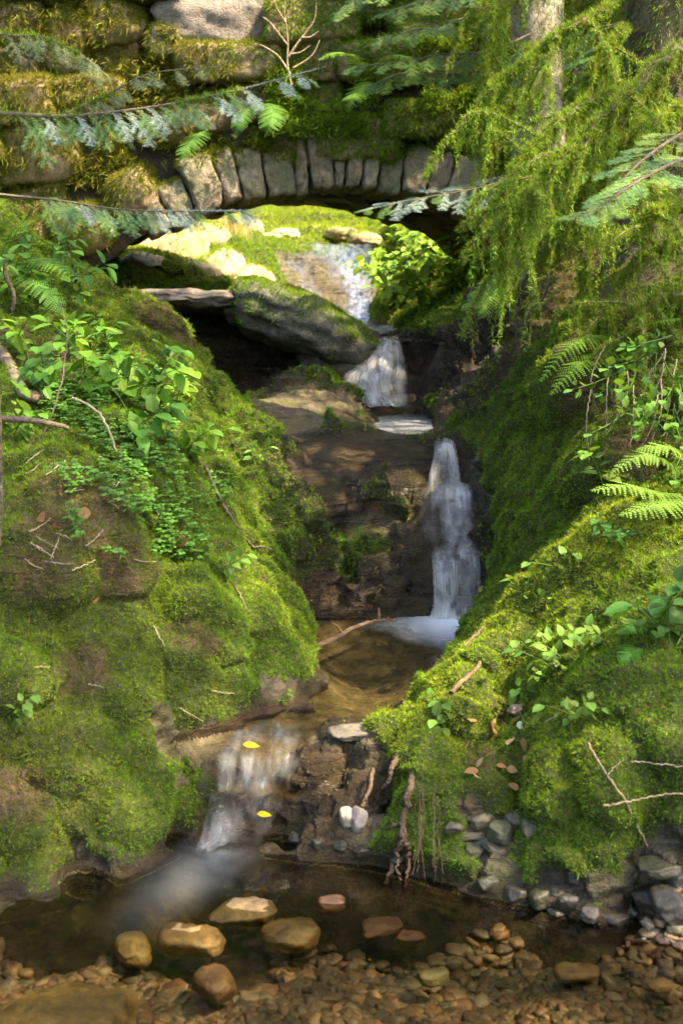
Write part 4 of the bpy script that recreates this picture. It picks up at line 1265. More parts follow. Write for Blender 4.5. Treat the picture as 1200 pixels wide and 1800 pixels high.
def tube_arrays(pts, rad, seg=8, lump=0.0, seed=0):
    pts = np.asarray(pts, float)
    n = len(pts)
    rad = np.broadcast_to(np.asarray(rad, float), (n,))
    t = np.gradient(pts, axis=0)
    t /= np.maximum(np.linalg.norm(t, axis=1, keepdims=True), 1e-9)
    ref = np.array((0, 0, 1.0)) if abs(t[0][2]) < .8 else np.array((1.0, 0, 0))
    a = np.cross(t, ref)
    a /= np.maximum(np.linalg.norm(a, axis=1, keepdims=True), 1e-9)
    b = np.cross(t, a)
    th = np.linspace(0, 2 * math.pi, seg, endpoint=False)
    V = pts[:, None] + rad[:, None, None] * (np.cos(th)[None, :, None] * a[:, None] + np.sin(th)[None, :, None] * b[:, None])
    V = V.reshape(-1, 3)
    if lump:
        c = np.repeat(pts, seg, 0)
        V = c + (V - c) * (1 + lump * fbm(V / max(rad.max(), 1e-3) * .5 + seed, 3, seed))[:, None]
    i = np.arange(n * seg).reshape(n, seg)
    i = np.concatenate([i, i[:, :1]], 1)
    Q = np.stack([i[:-1, :-1], i[:-1, 1:], i[1:, 1:], i[1:, :-1]], -1).reshape(-1, 4)
    return V, Q


def spline(ctrl, n):
    c = np.array(ctrl, float)[:, None, :]
    return smooth_rows(c, n)[:, 0]


GAPS = [(P(130, 60, 9), .34), (P(105, 120, 9), .34), (P(250, 15, 9), .4), (P(390, 300, 8.9), .26), (P(330, 330, 8.9), .2), (P(190, 150, 9), .3), (P(330, 150, 9), .26), (P(560, 20, 9), .28), (P(250, 250, 9), .3), (P(30, 280, 9), .3),
        (P(390, 650, 8.6), .2), (P(285, 575, 7.6), .16), (P(480, 712, 7.2), .26), (P(540, 712, 7.3), .2), (P(760, 230, 9), .15)]
THIN = [(P(950, 1060, 4.3), .5, .75), (P(1050, 950, 4.4), .4, .7), (P(720, 1290, 3.95), .28, .7), (P(470, 1050, 4.9), .4, .5), (P(1030, 250, 6.5), .9, .6), (P(950, 350, 5.5), .6, .6), (P(250, 700, 5.6), .45, .55), (P(500, 540, 8.8), .45, .6), (P(200, 150, 9), 1.3, .8), (P(420, 250, 9), .6, .6), (P(700, 130, 8.7), .7, .55), (P(960, 200, 6), .9, .5)]


def shade_trees():
    r = np.random.default_rng(21)
    sd = np.array(SUN_DIR)
    n = 21000
    T = np.stack([r.uniform(-3.6, 3.4, n), r.uniform(.8, 11.1, n), r.uniform(.2, 2.2, n)], 1)
    T[: n // 4, 2] += 2
    t = r.uniform(7, 12, n)
    Lf = T + sd * t[:, None]
    keep = np.ones(n, bool)
    def dist(p):                                # distance of each leaf from the sun's ray to p
        d = Lf - np.array(p)
        return np.linalg.norm(d - (d @ sd)[:, None] * sd, axis=1)
    for p, rad in GAPS: keep &= dist(p) > rad  # leaves left out so the sun reaches chosen spots
    for p, rad, pr in THIN: keep &= (dist(p) > rad) | (r.random(n) > pr)
    Lf = Lf[keep]
    n = len(Lf)
    # leaf: two triangles folded on the midrib
    d = r.normal(size=(n, 3)); d /= np.linalg.norm(d, axis=1, keepdims=True)
    s = np.cross(d, r.normal(size=(n, 3))); s /= np.linalg.norm(s, axis=1, keepdims=True)
    Ln = r.uniform(.11, .2, n)[:, None]
    a, b = Lf - d * Ln * .5, Lf + d * Ln * .5
    c1, c2 = Lf + s * Ln * .32, Lf - s * Ln * .32
    V = np.stack([a, c1, b, c2], 1).reshape(-1, 3)
    col = np.array((.07, .12, .02)) * r.uniform(.7, 1.4, (n, 1))
    col = np.repeat(np.concatenate([col, np.ones((n, 1))], 1), 4, 0)
    split = Lf[:, 1] > 3.2
    for k, (base, lab) in enumerate((((5.2, .2), 'unseen tree crown added to shade the near pool'), ((6.0, 6.2), 'unseen tree crown added to shade the bridge'))):
        sel = split if k else ~split
        mb = MB()
        idx = np.where(sel)[0]
        mb.add(V.reshape(-1, 4, 3)[idx].reshape(-1, 3), quads=np.arange(4 * len(idx)).reshape(-1, 4), col=col.reshape(-1, 4, 4)[idx].reshape(-1, 4))
        g = drop(*base)
        tr = empty('added_shade_tree', g)
        tag(tr, lab, 'tree', 'added shade trees out of view')
        cr = mb.build('crown', M['canopy'], tr, smooth=False)
        cr.location = -g
        cen = Lf[idx].mean(0)
        tv, tq = tube_arrays(spline([g - (0, 0, .4), g + (.1, .1, 2), g * .5 + cen * .5 + (.4, 0, .5), cen + (.3, .2, 1.0)], 24), np.linspace(.24, .05, 24), 12, .2, k)
        o = make_mesh('trunk', tv - g, tq, M['bark'], tr)


shade_trees()

# ------------------------------------------------------------------ vegetation builders
M['leaf'] = leaf_mat("leaf", .38, .5, .22)
M['needle'] = leaf_mat("needle", .2, .4, .4)
M['twig'] = stone_material("twig", [(.3, (.05, .035, .022)), (.5, (.13, .09, .055)), (.7, (.24, .18, .12))], (.10, .10, .03), .3, spots=.1)
M['pale_bark'] = stone_material("pale_bark", [(.3, (.10, .08, .055)), (.5, (.22, .185, .13)), (.7, (.36, .32, .24))], (.11, .14, .03), .7, spots=.25)
M['root_wood'] = stone_material("root_wood", [(.3, (.05, .026, .013)), (.5, (.12, .07, .035)), (.7, (.22, .14, .075))], (.12, .08, .03), .2, spots=.1)
M['stick'] = stone_material("stick", [(.3, (.16, .11, .06)), (.5, (.33, .25, .15)), (.7, (.5, .4, .27))], (.2, .17, .07), .3, spots=.2)
R5 = np.random.default_rng(55)


def unit(v):
    v = np.asarray(v, float)
    return v / max(np.linalg.norm(v), 1e-9)


def leaf_tpl(k=5, wide=.34, fold=.18, tip=1.0, serr=0.0):
    """leaf along +x, length 1, folded about the midrib"""
    t = np.linspace(0, 1, k + 1)
    w = wide * np.sin(np.pi * t ** .75) ** .85
    w[-1] = 0; w[0] = .02
    if serr: w[1:-1] *= 1 + serr * np.where(np.arange(1, k) % 2, 1, -1)
    V = []
    for i in range(k + 1):
        droop = -.16 * t[i] ** 2
        V += [(t[i], w[i], droop + fold * w[i]), (t[i], 0, droop), (t[i], -w[i], droop + fold * w[i])]
    Q = []
    for i in range(k):
        a = 3 * i
        Q += [(a, a + 1, a + 4, a + 3), (a + 1, a + 2, a + 5, a + 4)]
    return np.array(V), np.array(Q)


LEAF = leaf_tpl()
LEAF_S = leaf_tpl(9, .30, .22, serr=.10)
LEAF_R = leaf_tpl(4, .42, .1)


def place_leaf(mb, tpl, base, d, up, L, col, wid=1.0):
    d = unit(d)
    s = unit(np.cross(up, d))
    u = np.cross(d, s)
    V, Q = tpl
    W = base + L * (V[:, :1] * d + V[:, 1:2] * wid * s + V[:, 2:] * u)
    mb.add(W, quads=Q, col=(*col, 1))


GREEN = np.array((.115, .255, .016))


def leafy_plant(name, label, base, lean, stems=4, height=.25, leaf=.09, pairs=4, col=GREEN, tpl=LEAF, group=None, cat='plant', spread=.5, seed=0, terminal=True, var=.3):
    r = np.random.default_rng(900 + seed)
    base = np.asarray(base, float)
    root = empty(name, base)
    tag(root, label, cat, group)
    st, lf = MB(), MB()
    for s in range(stems):
        d = unit(np.array(lean) + r.normal(0, spread, 3) * (1, 1, .3))
        h = height * r.uniform(.6, 1.15)
        p0 = r.normal(0, .02, 3) * (1, 1, 0)
        side = unit(np.array((d[0], d[1], 0)) + r.normal(0, .2, 3) * (1, 1, 0))
        pts = spline([p0, p0 + d * h * .35, p0 + d * h * .7 + side * h * .08, p0 + d * h * .95 + side * h * .25], 12)
        V, Q = tube_arrays(pts, np.linspace(.0035, .0016, 12) * (height / .25) ** .5, 5)
        st.add(V, quads=Q, col=(*(col * .8 + .02), 1))
        for j in range(pairs):
            t = .3 + .65 * j / max(1, pairs - 1)
            i = int(t * 11)
            tan = unit(pts[min(i + 1, 11)] - pts[max(i - 1, 0)])
            rot = r.uniform(0, math.pi)
            a = unit(np.cross(tan, unit(np.array((math.cos(rot), math.sin(rot), .3)))))
            for sg in (1, -1):
                ld = unit(a * sg + tan * .35 + np.array((0, 0, -.1)) + r.normal(0, .2, 3))
                c = col * r.uniform(1 - var * 1.5, 1 + var) * (r.uniform(.85, 1.25), r.uniform(.9, 1.05), 1)
                place_leaf(lf, tpl, pts[i] + ld * .012, ld, unit(np.array((0, -.25, 1)) + r.normal(0, .25, 3)), leaf * r.uniform(.45, 1.15), c, r.uniform(.85, 1.2))
        if terminal:
            c = col * r.uniform(.9, 1.35)
            place_leaf(lf, tpl, pts[-1], unit(side + np.array((0, -.2, -.15))), np.array((0, -.2, 1.0)), leaf * 1.1, c)
    st.build('stem', M['leaf'], root)
    lf.build('leaves', M['leaf'], root, smooth=False)
    return root


def frond_arrays(mb, ctrl, pin_len, col, r, n=26, up=(0, -.3, 1.0), pin_ang=.95, leaflet=9):
    """fern frond: rachis with tapering pinnae, each made of small leaflets"""
    pts = spline(ctrl, n + 1)
    V, Q = tube_arrays(pts, np.linspace(.003, .001, n + 1), 4)
    mb.add(V, quads=Q, col=(*(col * .7), 1))
    for i in range(2, n + 1):
        t = i / n
        L = pin_len * math.sin(math.pi * min(1, (t * .92 + .08)) ** .8) ** .8 if t < 1 else pin_len * .1
        L = max(L, .008)
        tan = unit(pts[i] - pts[i - 1])
        s = unit(np.cross(up, tan))
        u = np.cross(tan, s)
        for sg in (1, -1):
            d = unit(s * sg * pin_ang + tan * .45 - u * .12 + r.normal(0, .06, 3))
            c = col * r.uniform(.75, 1.3)
            m = max(3, int(leaflet * L / pin_len))
            ss = np.cross(u, d)
            for k in range(m):
                q = k / m
                b = pts[i] + d * L * q - u * L * .12 * q * q
                w = L * .30 * (1 - q) * .55 + .002
                for g in (1, -1):
                    e = unit(ss * g + d * .5)
                    mb.add([b, b + d * L / m * .95, b + e * w + d * L / m * .4], tris=[(0, 1, 2)], col=(*c, 1))


def fern(name, label, base, fronds, pin_len, col, seed=0, group=None):
    r = np.random.default_rng(1200 + seed)
    base = np.asarray(base, float)
    root = empty(name, base)
    tag(root, label, 'fern', group)
    for c in fronds:
        mb = MB()
        frond_arrays(mb, np.array(c) - base, pin_len * r.uniform(.85, 1.1), col * r.uniform(.85, 1.15), r)
        mb.build('frond', M['leaf'], root, smooth=False)
    return root


def needles_on(mb, pts, r, length, col, per_m=420, flat=True, plane=(0, 0, 1.0), width=.12):
    seg = np.linalg.norm(np.diff(pts, axis=0), axis=1)
    tot = seg.sum()
    n = max(4, int(tot * per_m))
    t = np.linspace(0, 1, n)
    cum = np.concatenate([[0], np.cumsum(seg)]) / tot
    P_ = np.stack([np.interp(t, cum, pts[:, j]) for j in range(3)], 1)
    T = np.gradient(P_, axis=0); T /= np.maximum(np.linalg.norm(T, axis=1, keepdims=True), 1e-9)
    S_ = np.cross(np.array(plane), T); S_ /= np.maximum(np.linalg.norm(S_, axis=1, keepdims=True), 1e-9)
    U_ = np.cross(T, S_)
    for sg in (1, -1):
        d = S_ * sg + T * .55 + U_ * .18 + r.normal(0, .16, (n, 3))
        d /= np.linalg.norm(d, axis=1, keepdims=True)
        L = (length * r.uniform(.75, 1.1, n) * np.clip(1.25 - t ** 4 * .7, 0, 1))[:, None]
        w = T * L * width
        V = np.stack([P_ - w * .5, P_ + w * .5, P_ + d * L + w * .25, P_ + d * L - w * .25], 1).reshape(-1, 3)
        c = np.repeat(np.concatenate([col * r.uniform(.75, 1.3, (n, 1)), np.ones((n, 1))], 1), 4, 0)
        mb.add(V, quads=np.arange(4 * n).reshape(n, 4), col=c)


def fir_spray(wood, need, ctrl, r, twigs=14, tw_len=.2, col=(.06, .14, .03), plane=(0, -.35, 1.0), droop=.25, nl=.018, rad=.008, start=.15, col2=None, sub=True, one_side=0, ndens=420, dirx=None):
    pts = spline(ctrl, 30)
    V, Q = tube_arrays(pts, np.linspace(rad, .0015, 30), 6, .15, 3)
    wood.add(V, quads=Q)
    col = np.array(col)
    needles_on(need, pts[20:], r, nl, col, ndens, plane=plane)
    for k in range(twigs):
        t = start + (1 - start) * (k + r.uniform(-.3, .3)) / twigs
        i = int(np.clip(t, 0, .97) * 29)
        tan = unit(pts[min(i + 1, 29)] - pts[max(i - 1, 0)])
        s = unit(np.cross(plane, tan))
        for sg in ((1, -1) if not one_side else (one_side,)):
            L = tw_len * (1.05 - .65 * t) * r.uniform(.65, 1.2)
            d = unit(s * sg * .9 + tan * .65 + np.array((0, 0, -droop)) + r.normal(0, .12, 3))
            if dirx is not None: d = unit(d + np.array(dirx))
            tp = spline([pts[i], pts[i] + d * L * .4, pts[i] + d * L * .75 + np.array((0, 0, -droop * L * .12)), pts[i] + d * L + np.array((0, 0, -droop * L * .35))], 10)
            V, Q = tube_arrays(tp, np.linspace(.003, .001, 10), 4)
            wood.add(V, quads=Q)
            c = col if col2 is None or r.random() < .55 else np.array(col2)
            needles_on(need, tp, r, nl, c, ndens, plane=plane)
            if sub:
                for q in range(3):
                    j = 3 + q * 2
                    t2 = unit(tp[j + 1] - tp[j])
                    s2 = unit(np.cross(plane, t2))
                    for g in (1, -1):
                        d2 = unit(s2 * g * .8 + t2 * .8)
                        l2 = L * (.42 - .1 * q) * r.uniform(.7, 1.1)
                        t3 = np.linspace(0, 1, 5)[:, None] * d2 * l2 + tp[j]
                        t3[:, 2] -= (np.linspace(0, 1, 5) ** 2) * droop * l2 * .3
                        needles_on(need, t3, r, nl * .95, c, ndens, plane=plane)


MOSS_Y, MOSS_G, MOSS_B = np.array((.22, .33, .028)), np.array((.10, .21, .018)), np.array((.15, .11, .035))


def hang_moss(mb, pts, r, hang, cover=900, strands=70, brown=.25, blade=.026, rad=(.006, .004)):
    """moss wrapped round a bough and hanging from it in strands"""
    seg = np.linalg.norm(np.diff(pts, axis=0), axis=1)
    tot = seg.sum()
    cum = np.concatenate([[0], np.cumsum(seg)]) / tot
    def at(t): return np.stack([np.interp(t, cum, pts[:, j]) for j in range(3)], 1)
    def colour(n):
        m = r.random(n)[:, None]
        c = MOSS_Y * m + MOSS_G * (1 - m)
        b = (r.random(n) < brown)[:, None] * r.uniform(.3, 1, (n, 1))
        c = (c * (1 - b) + MOSS_B * b) * r.uniform(.7, 1.25, (n, 1))
        return np.concatenate([c, np.ones((n, 1))], 1)
    n = int(cover * tot)
    tt = r.random(n)
    nn = r.normal(size=(n, 3)); nn /= np.linalg.norm(nn, axis=1, keepdims=True)
    p = at(tt) + nn * (rad[0] + (rad[1] - rad[0]) * tt + .003)[:, None]
    tufts(mb, p, nn, np.full(n, blade * .8) * r.uniform(.6, 1.3, n), colour(n), r, 5, .2, .15, .5)
    ns = int(strands * tot)
    ts = r.random(ns)
    b0 = at(ts)
    Ls = hang * r.exponential(.6, ns) * (0.35 + 1.3 * np.clip(vnoise(np.stack([ts * 9, ts * 0, ts * 0 + hang * 90], 1), 5) + .3, 0, 1)) + .02
    allp, allc = [], []
    for k in range(ns):
        m = max(2, int(Ls[k] / .007))
        q = np.linspace(0, 1, m)
        sway = r.normal(0, .12, 2) * Ls[k]
        pp = b0[k] + np.stack([q * sway[0], q * sway[1], -q * Ls[k]], 1) + r.normal(0, .004, (m, 3)) * (1, 1, .3)
        allp.append(pp)
        cc = colour(1)
        allc.append(np.repeat(cc, m, 0))
    p, c = np.concatenate(allp), np.concatenate(allc)
    nn = r.normal(size=(len(p), 3)) * (1, 1, .3); nn /= np.linalg.norm(nn, axis=1, keepdims=True)
    tufts(mb, p, nn, np.full(len(p), blade * .75) * r.uniform(.6, 1.2, len(p)), c, r, 3, .26, 1.0, .45)


def mossy_bough(tree, ctrl, r0, r1, hang=.12, twigs=8, tw_len=.28, seed=0, brown=.25, strands=80, droop=.35):
    r = np.random.default_rng(1500 + seed)
    g = np.array(tree.location)
    pts = spline([np.array(P(*c)) for c in ctrl], 34)
    pts[1:-1] += r.normal(0, .008, (32, 3))
    wood, ms = MB(), MB()
    V, Q = tube_arrays(pts, np.linspace(r0, r1, 34), 8, .3, seed)
    wood.add(V, quads=Q)
    hang_moss(ms, pts, r, hang, cover=2600, strands=strands, brown=brown, rad=(r0, r1 + .004))
    for k in range(twigs):
        i = int((.15 + .8 * (k + r.random()) / twigs) * 33)
        i = min(i, 32)
        tan = unit(pts[i + 1] - pts[i])
        d = unit(tan * .5 + r.normal(0, .7, 3) * (1, .7, .6) + np.array((0, 0, -droop)))
        L = tw_len * r.uniform(.5, 1.2)
        tp = spline([pts[i], pts[i] + d * L * .4, pts[i] + d * L * .75 - (0, 0, .06 * L), pts[i] + d * L - (0, 0, .22 * L)], 12)
        V, Q = tube_arrays(tp, np.linspace(.006, .0015, 12), 5)
        wood.add(V, quads=Q)
        hang_moss(ms, tp, r, hang * .7, cover=700, strands=strands * .8, brown=brown, blade=.023)
    b = wood.build('branch', M['twig'], tree)
    b.location = -g
    m = ms.build('moss', M['moss'], b, smooth=False)
    return b


def trunk(tree, ctrl, rads, mat, seed, moss=None, flare=.0, side_moss=900, col=None):
    r = np.random.default_rng(1700 + seed)
    g = np.array(tree.location)
    n = 70
    pts = spline([np.array(P(*c)) if len(c) == 3 else np.array(c[0]) for c in ctrl], n)
    rad = np.interp(np.linspace(0, 1, n), np.linspace(0, 1, len(rads)), rads)
    V, Q = tube_arrays(pts, rad, 40, .12, seed)
    c = np.repeat(pts, 40, 0)
    plate = fbm(np.stack([np.tile(np.arange(40), n) * .55, V[:, 2] * 7, V[:, 2] * 0], 1), 4, seed + 3, True) * .06
    V = c + (V - c) * (1 + plate)[:, None]
    o = make_mesh('trunk', V - g, Q, mat, tree)
    if moss:
        mb = MB()
        nn = vnormals(V, Q)
        if ((V - c) * nn).sum() < 0: nn = -nn
        w = sstep(moss, moss + .45, fbm(V * (4, 4, 1.4), 4, seed + 7) + .25 * nn[:, 0])
        p, pn, f = sample_faces(V, Q, side_moss * 5 * w[Q].mean(1), r)
        pn = np.where((((p - pts[np.clip(f // 40, 0, n - 1)]) * pn).sum(1) < 0)[:, None], -pn, pn)
        k = len(p)
        mixv = r.random(k)[:, None]
        cc = (MOSS_G * mixv + MOSS_Y * .8 * (1 - mixv)) * r.uniform(.6, 1.2, (k, 1))
        if col is not None:
            bb = (r.random(k) < col)[:, None]
            cc = np.where(bb, MOSS_B * r.uniform(.7, 1.2, (k, 1)), cc)
        tufts(mb, p, pn, .024 * r.uniform(.6, 1.6, k), np.concatenate([cc, np.ones((k, 1))], 1), r, 4, .2, .8, .35)
        mm = mb.build('moss', M['moss'], o, smooth=False)
        mm.location = -g
    return o


# ------------------------------------------------------------------ the spruces on the right bank
g = drop(*P(952, 500, 8.2)[:2])
pale = empty('spruce_tree', g)
tag(pale, 'pale barked spruce trunk beside the right end of the bridge, hung with moss', 'tree')
trunk(pale, [(962, 560, 8.25), (955, 480, 8.25), (948, 380, 8.25), (946, 200, 8.25), (944, 0, 8.25), (942, -300, 8.25), (940, -800, 8.25)], [.26, .19, .17, .165, .16, .15, .13], M['pale_bark'], 1, -.1, side_moss=1000)
for i, (c, r0, hg, tw, sd) in enumerate((
        ([(948, 90, 8.1), (905, 84, 7.8), (868, 86, 7.6), (845, 100, 7.5)], .022, .10, 4, 1),
        ([(960, -60, 8.1), (905, -10, 7.7), (872, 20, 7.5), (855, 70, 7.4), (850, 140, 7.35)], .025, .22, 7, 2),
        ([(930, -40, 8.0), (860, -5, 7.7), (820, 40, 7.5), (800, 80, 7.4)], .02, .12, 5, 3),
        ([(950, 170, 8.0), (900, 180, 7.7), (870, 215, 7.6), (850, 270, 7.5)], .018, .16, 6, 4),
        ([(1000, 165, 7.9), (1030, 175, 7.6), (1060, 190, 7.4)], .018, .18, 4, 5),
        ([(940, 300, 8.0), (895, 330, 7.7), (870, 360, 7.5), (850, 400, 7.4)], .016, .14, 5, 6))):
    mossy_bough(pale, c, r0, .004, hg, tw, .26, sd)

g = drop(*P(1150, 560, 5.9)[:2])
dark = empty('spruce_tree', g)
tag(dark, 'dark mossy spruce trunk rising at the right edge of the ravine', 'tree')
trunk(dark, [(1150, 660, 5.75), (1150, 600, 5.85), (1155, 500, 6.0), (1162, 380, 6.05), (1172, 200, 6.05), (1182, 0, 6.05), (1190, -300, 6.05), (1200, -900, 6.0)], [.34, .30, .26, .235, .22, .21, .20, .18], M['bark'], 2, -.3, side_moss=1300, col=.35)
for i, (c, r0, hg, tw, sd, br) in enumerate((
        ([(1260, 60, 5.6), (1200, 88, 5.3), (1156, 117, 5.2), (1107, 163, 5.1), (1060, 205, 5.05), (1002, 262, 5.0), (950, 318, 4.95), (908, 365, 4.9), (868, 410, 4.9)], .028, .16, 12, 11, .3),
        ([(1170, 120, 5.9), (1112, 152, 5.6), (1037, 178, 5.5), (981, 216, 5.4), (935, 257, 5.35), (902, 295, 5.3), (868, 356, 5.3)], .022, .14, 11, 12, .2),
        ([(1130, -40, 6.0), (1069, 12, 5.9), (1022, 38, 5.8), (972, 67, 5.8), (946, 96, 5.8), (902, 122, 5.75), (850, 181, 5.7), (800, 262, 5.7)], .02, .11, 10, 13, .2),
        ([(1040, 260, 5.4), (1000, 290, 5.2), (952, 318, 5.1), (923, 350, 5.05), (890, 400, 5.0), (872, 470, 5.0)], .018, .16, 9, 14, .15),
        ([(1240, 170, 5.5), (1200, 190, 5.4), (1150, 205, 5.3), (1112, 225, 5.2), (1080, 270, 5.2), (1060, 330, 5.2)], .018, .13, 8, 15, .3),
        ([(1180, 330, 5.7), (1120, 340, 5.5), (1070, 365, 5.4), (1040, 400, 5.35), (1022, 470, 5.3), (1030, 525, 5.3), (1050, 575, 5.3), (1085, 618, 5.35)], .022, .1, 5, 16, .2),
        ([(1240, 360, 5.3), (1190, 362, 5.2), (1150, 370, 5.1), (1120, 395, 5.1)], .02, .14, 5, 17, .3),
        ([(1100, 50, 5.9), (1060, 90, 5.8), (1030, 140, 5.75), (1020, 200, 5.7)], .016, .18, 6, 18, .35),
        ([(1130, 300, 5.7), (1060, 310, 5.6), (1010, 350, 5.6), (975, 400, 5.6), (960, 460, 5.6)], .016, .18, 7, 19, .35),
        ([(1230, 430, 5.4), (1160, 440, 5.35), (1110, 470, 5.3), (1075, 530, 5.25), (1065, 600, 5.2)], .018, .12, 8, 21, .5),
        ([(1240, 520, 5.2), (1180, 515, 5.1), (1130, 540, 5.05), (1110, 590, 5.0)], .016, .12, 7, 22, .5),
        ([(1110, 250, 5.8), (1030, 255, 5.8), (980, 300, 5.8), (940, 380, 5.8), (930, 440, 5.8)], .016, .16, 8, 20, .3))):
    mossy_bough(dark, c, r0, .004, hg, tw, .32, sd, br * .8, 72)
# fresh green sprays on the spruces
def fir_part(tree, specs, seed, **kw):
    r = np.random.default_rng(1900 + seed)
    g = np.array(tree.location)
    for c in specs:
        w, nd = MB(), MB()
        fir_spray(w, nd, [np.array(P(*q)) for q in c], r, **kw)
        b = w.build('branch', M['twig'], tree)
        b.location = -g
        nd.build('needles', M['needle'], b, smooth=False)


BRIGHT, MID, SILVER, DEEP = (.16, .27, .035), (.07, .16, .03), (.22, .30, .25), (.035, .085, .022)
fir_part(pale, [[(905, 300, 7.6), (860, 325, 7.5), (790, 340, 7.4), (720, 352, 7.35), (632, 372, 7.3)]], 1, twigs=13, tw_len=.26, col=SILVER, col2=MID, droop=.2, nl=.02, start=.1, ndens=300)
fir_part(pale, [[(930, 60, 7.9), (860, 90, 7.7), (780, 95, 7.6), (690, 110, 7.5), (600, 120, 7.5)], [(930, -60, 7.9), (850, -30, 7.6), (760, 0, 7.5), (680, 20, 7.4)], [(880, 120, 7.8), (800, 130, 7.7), (720, 128, 7.6), (640, 155, 7.6)], [(800, -90, 7.5), (720, -60, 7.4), (650, -20, 7.3), (590, 25, 7.3)], [(900, -10, 7.9), (820, 30, 7.7), (740, 50, 7.6), (660, 70, 7.6)]], 2, twigs=12, tw_len=.26, col=MID, col2=BRIGHT, droop=.25, nl=.021, ndens=330)
fir_part(dark, [[(1230, 270, 4.6), (1175, 290, 4.3), (1110, 325, 4.1), (1050, 365, 4.0), (1000, 388, 3.95)], [(1215, 225, 4.9), (1150, 265, 4.5), (1090, 320, 4.3), (1050, 390, 4.2)]], 3, twigs=10, tw_len=.16, col=BRIGHT, col2=(.12, .25, .06), droop=.15, nl=.017, ndens=420)
fir_part(dark, [[(1150, 100, 6.0), (1100, 90, 7.0), (1060, 100, 7.6), (1010, 150, 7.8)], [(1160, 60, 6.0), (1100, 40, 7.0), (1050, 60, 7.8), (1000, 100, 8.0)], [(1150, 180, 6.0), (1100, 170, 7.0), (1070, 190, 7.6), (1040, 240, 7.8)]], 4, twigs=10, tw_len=.35, col=DEEP, col2=MID, droop=.3, nl=.024, ndens=260)

# ------------------------------------------------------------------ the fir beyond the left edge, its boughs crossing the view
g = drop(*P(-190, 500, 6.6)[:2])
fir = empty('fir_tree', g)
tag(fir, 'fir tree at the left edge with silvery boughs reaching across the bridge', 'tree')
trunk(fir, [(-190, 700, 6.6), (-190, 400, 6.6), (-190, 0, 6.6), (-190, -800, 6.6)], [.2, .16, .15, .12], M['bark'], 3, .1)
fir_part(fir, [[(-190, 190, 6.6), (0, 199, 6.5), (110, 205, 6.45), (210, 196, 6.4), (310, 181, 6.4), (430, 156, 6.4), (570, 118, 6.4)]], 5, twigs=22, tw_len=.30, col=SILVER, col2=MID, droop=.55, nl=.022, rad=.016, start=.22, ndens=300, dirx=(.35, 0, -.25))
fir_part(fir, [[(-190, 320, 6.4), (0, 342, 6.2), (100, 352, 6.15), (210, 368, 6.1), (320, 371, 6.1), (462, 371, 6.1)]], 6, twigs=18, tw_len=.22, col=SILVER, col2=MID, droop=.5, nl=.02, rad=.010, start=.35, ndens=300, dirx=(.2, 0, -.2))
fir_part(fir, [[(-190, 20, 6.6), (0, 60, 6.5), (70, 64, 6.5), (140, 95, 6.5), (195, 140, 6.5)], [(60, 225, 6.45), (140, 190, 6.5), (200, 160, 6.5), (270, 128, 6.5), (390, 118, 6.5)]], 7, twigs=9, tw_len=.2, col=(.10, .14, .05), col2=(.14, .2, .06), droop=.5, nl=.018, rad=.009, ndens=220, start=.3)
r_ = np.random.default_rng(77)
mb = MB()
for c in ([(-190, 190, 6.6), (0, 199, 6.5), (110, 205, 6.45), (140, 203, 6.43)], [(60, 225, 6.45), (140, 190, 6.5), (200, 160, 6.5)], [(310, 181, 6.4), (430, 156, 6.4)], [(0, 60, 6.5), (70, 64, 6.5), (140, 95, 6.5)]):
    hang_moss(mb, spline([np.array(P(*q)) for q in c], 20), r_, .06, 700, 40, .1)
o = mb.build('moss', M['moss'], fir, smooth=False)
o.location = -g

# ------------------------------------------------------------------ stones in and beside the water
def col_stone_material(name, wet=.5):
    m, nt, out = new_mat(name)
    p = pos(nt)
    a = N(nt, 'ShaderNodeAttribute', attribute_name='col')
    nB, nC = noise(nt, 26, 5, .65, p), noise(nt, 110, 4, .7, p)
    c = mixc(nt, .85, a.outputs['Color'], ramp(nt, nB, [(.3, (.35, .33, .3)), (.5, (.9, .88, .85)), (.7, (1.5, 1.4, 1.25))]), 'MULTIPLY')
    c = mixc(nt, mth(nt, 'MULTIPLY', ramp(nt, nC, [(.5, (0, 0, 0)), (.7, (1, 1, 1))]), .35), c, (.06, .05, .025))
    pr = N(nt, 'ShaderNodeBsdfPrincipled', Roughness=.8 - .55 * wet)
    nt.links.new(c, pr.inputs['Base Color'])
    nt.links.new(bump(nt, nB, .6, .015), pr.inputs['Normal'])
    nt.links.new(pr.outputs[0], out.inputs[0])
    return m


M['stream_stone'] = col_stone_material("stream_stone")
M['dry_stone'] = col_stone_material("dry_stone", .1)


def stone(label, px, py, wpx, hpx, col, seed, dz=0.0, flat=.55, rot=0.0, mat='stream_stone', name='stone', group=None, roundness=3.2, cat='stone', facets=.8, tilt=0.0, top=None):
    loc, _ = hit(px, py)
    Y = loc[1]
    w = wpx / F_PX * Y
    h = hpx / F_PX * Y
    S, Q = stone_shape((w, max(h * 1.1, w * .6), max(h * flat, .012)), seed, 14, roundness, .10, 1.2, facets)
    S = S @ rotm(tilt, 0, rot).T
    S = S + (fbm(S * (6 / max(w, .05)) + seed, 3, seed) * .035 * w)[:, None]
    base = loc + np.array((0, 0, dz + max(h * flat, .012) * .3))
    if top is not None: base[2] = top - S[:, 2].max()
    o = make_mesh(name, S + base, Q, M[mat], attrs={'col': np.tile((*col, 1), (len(S), 1))}, loc=base)
    return tag(o, label, cat, group)


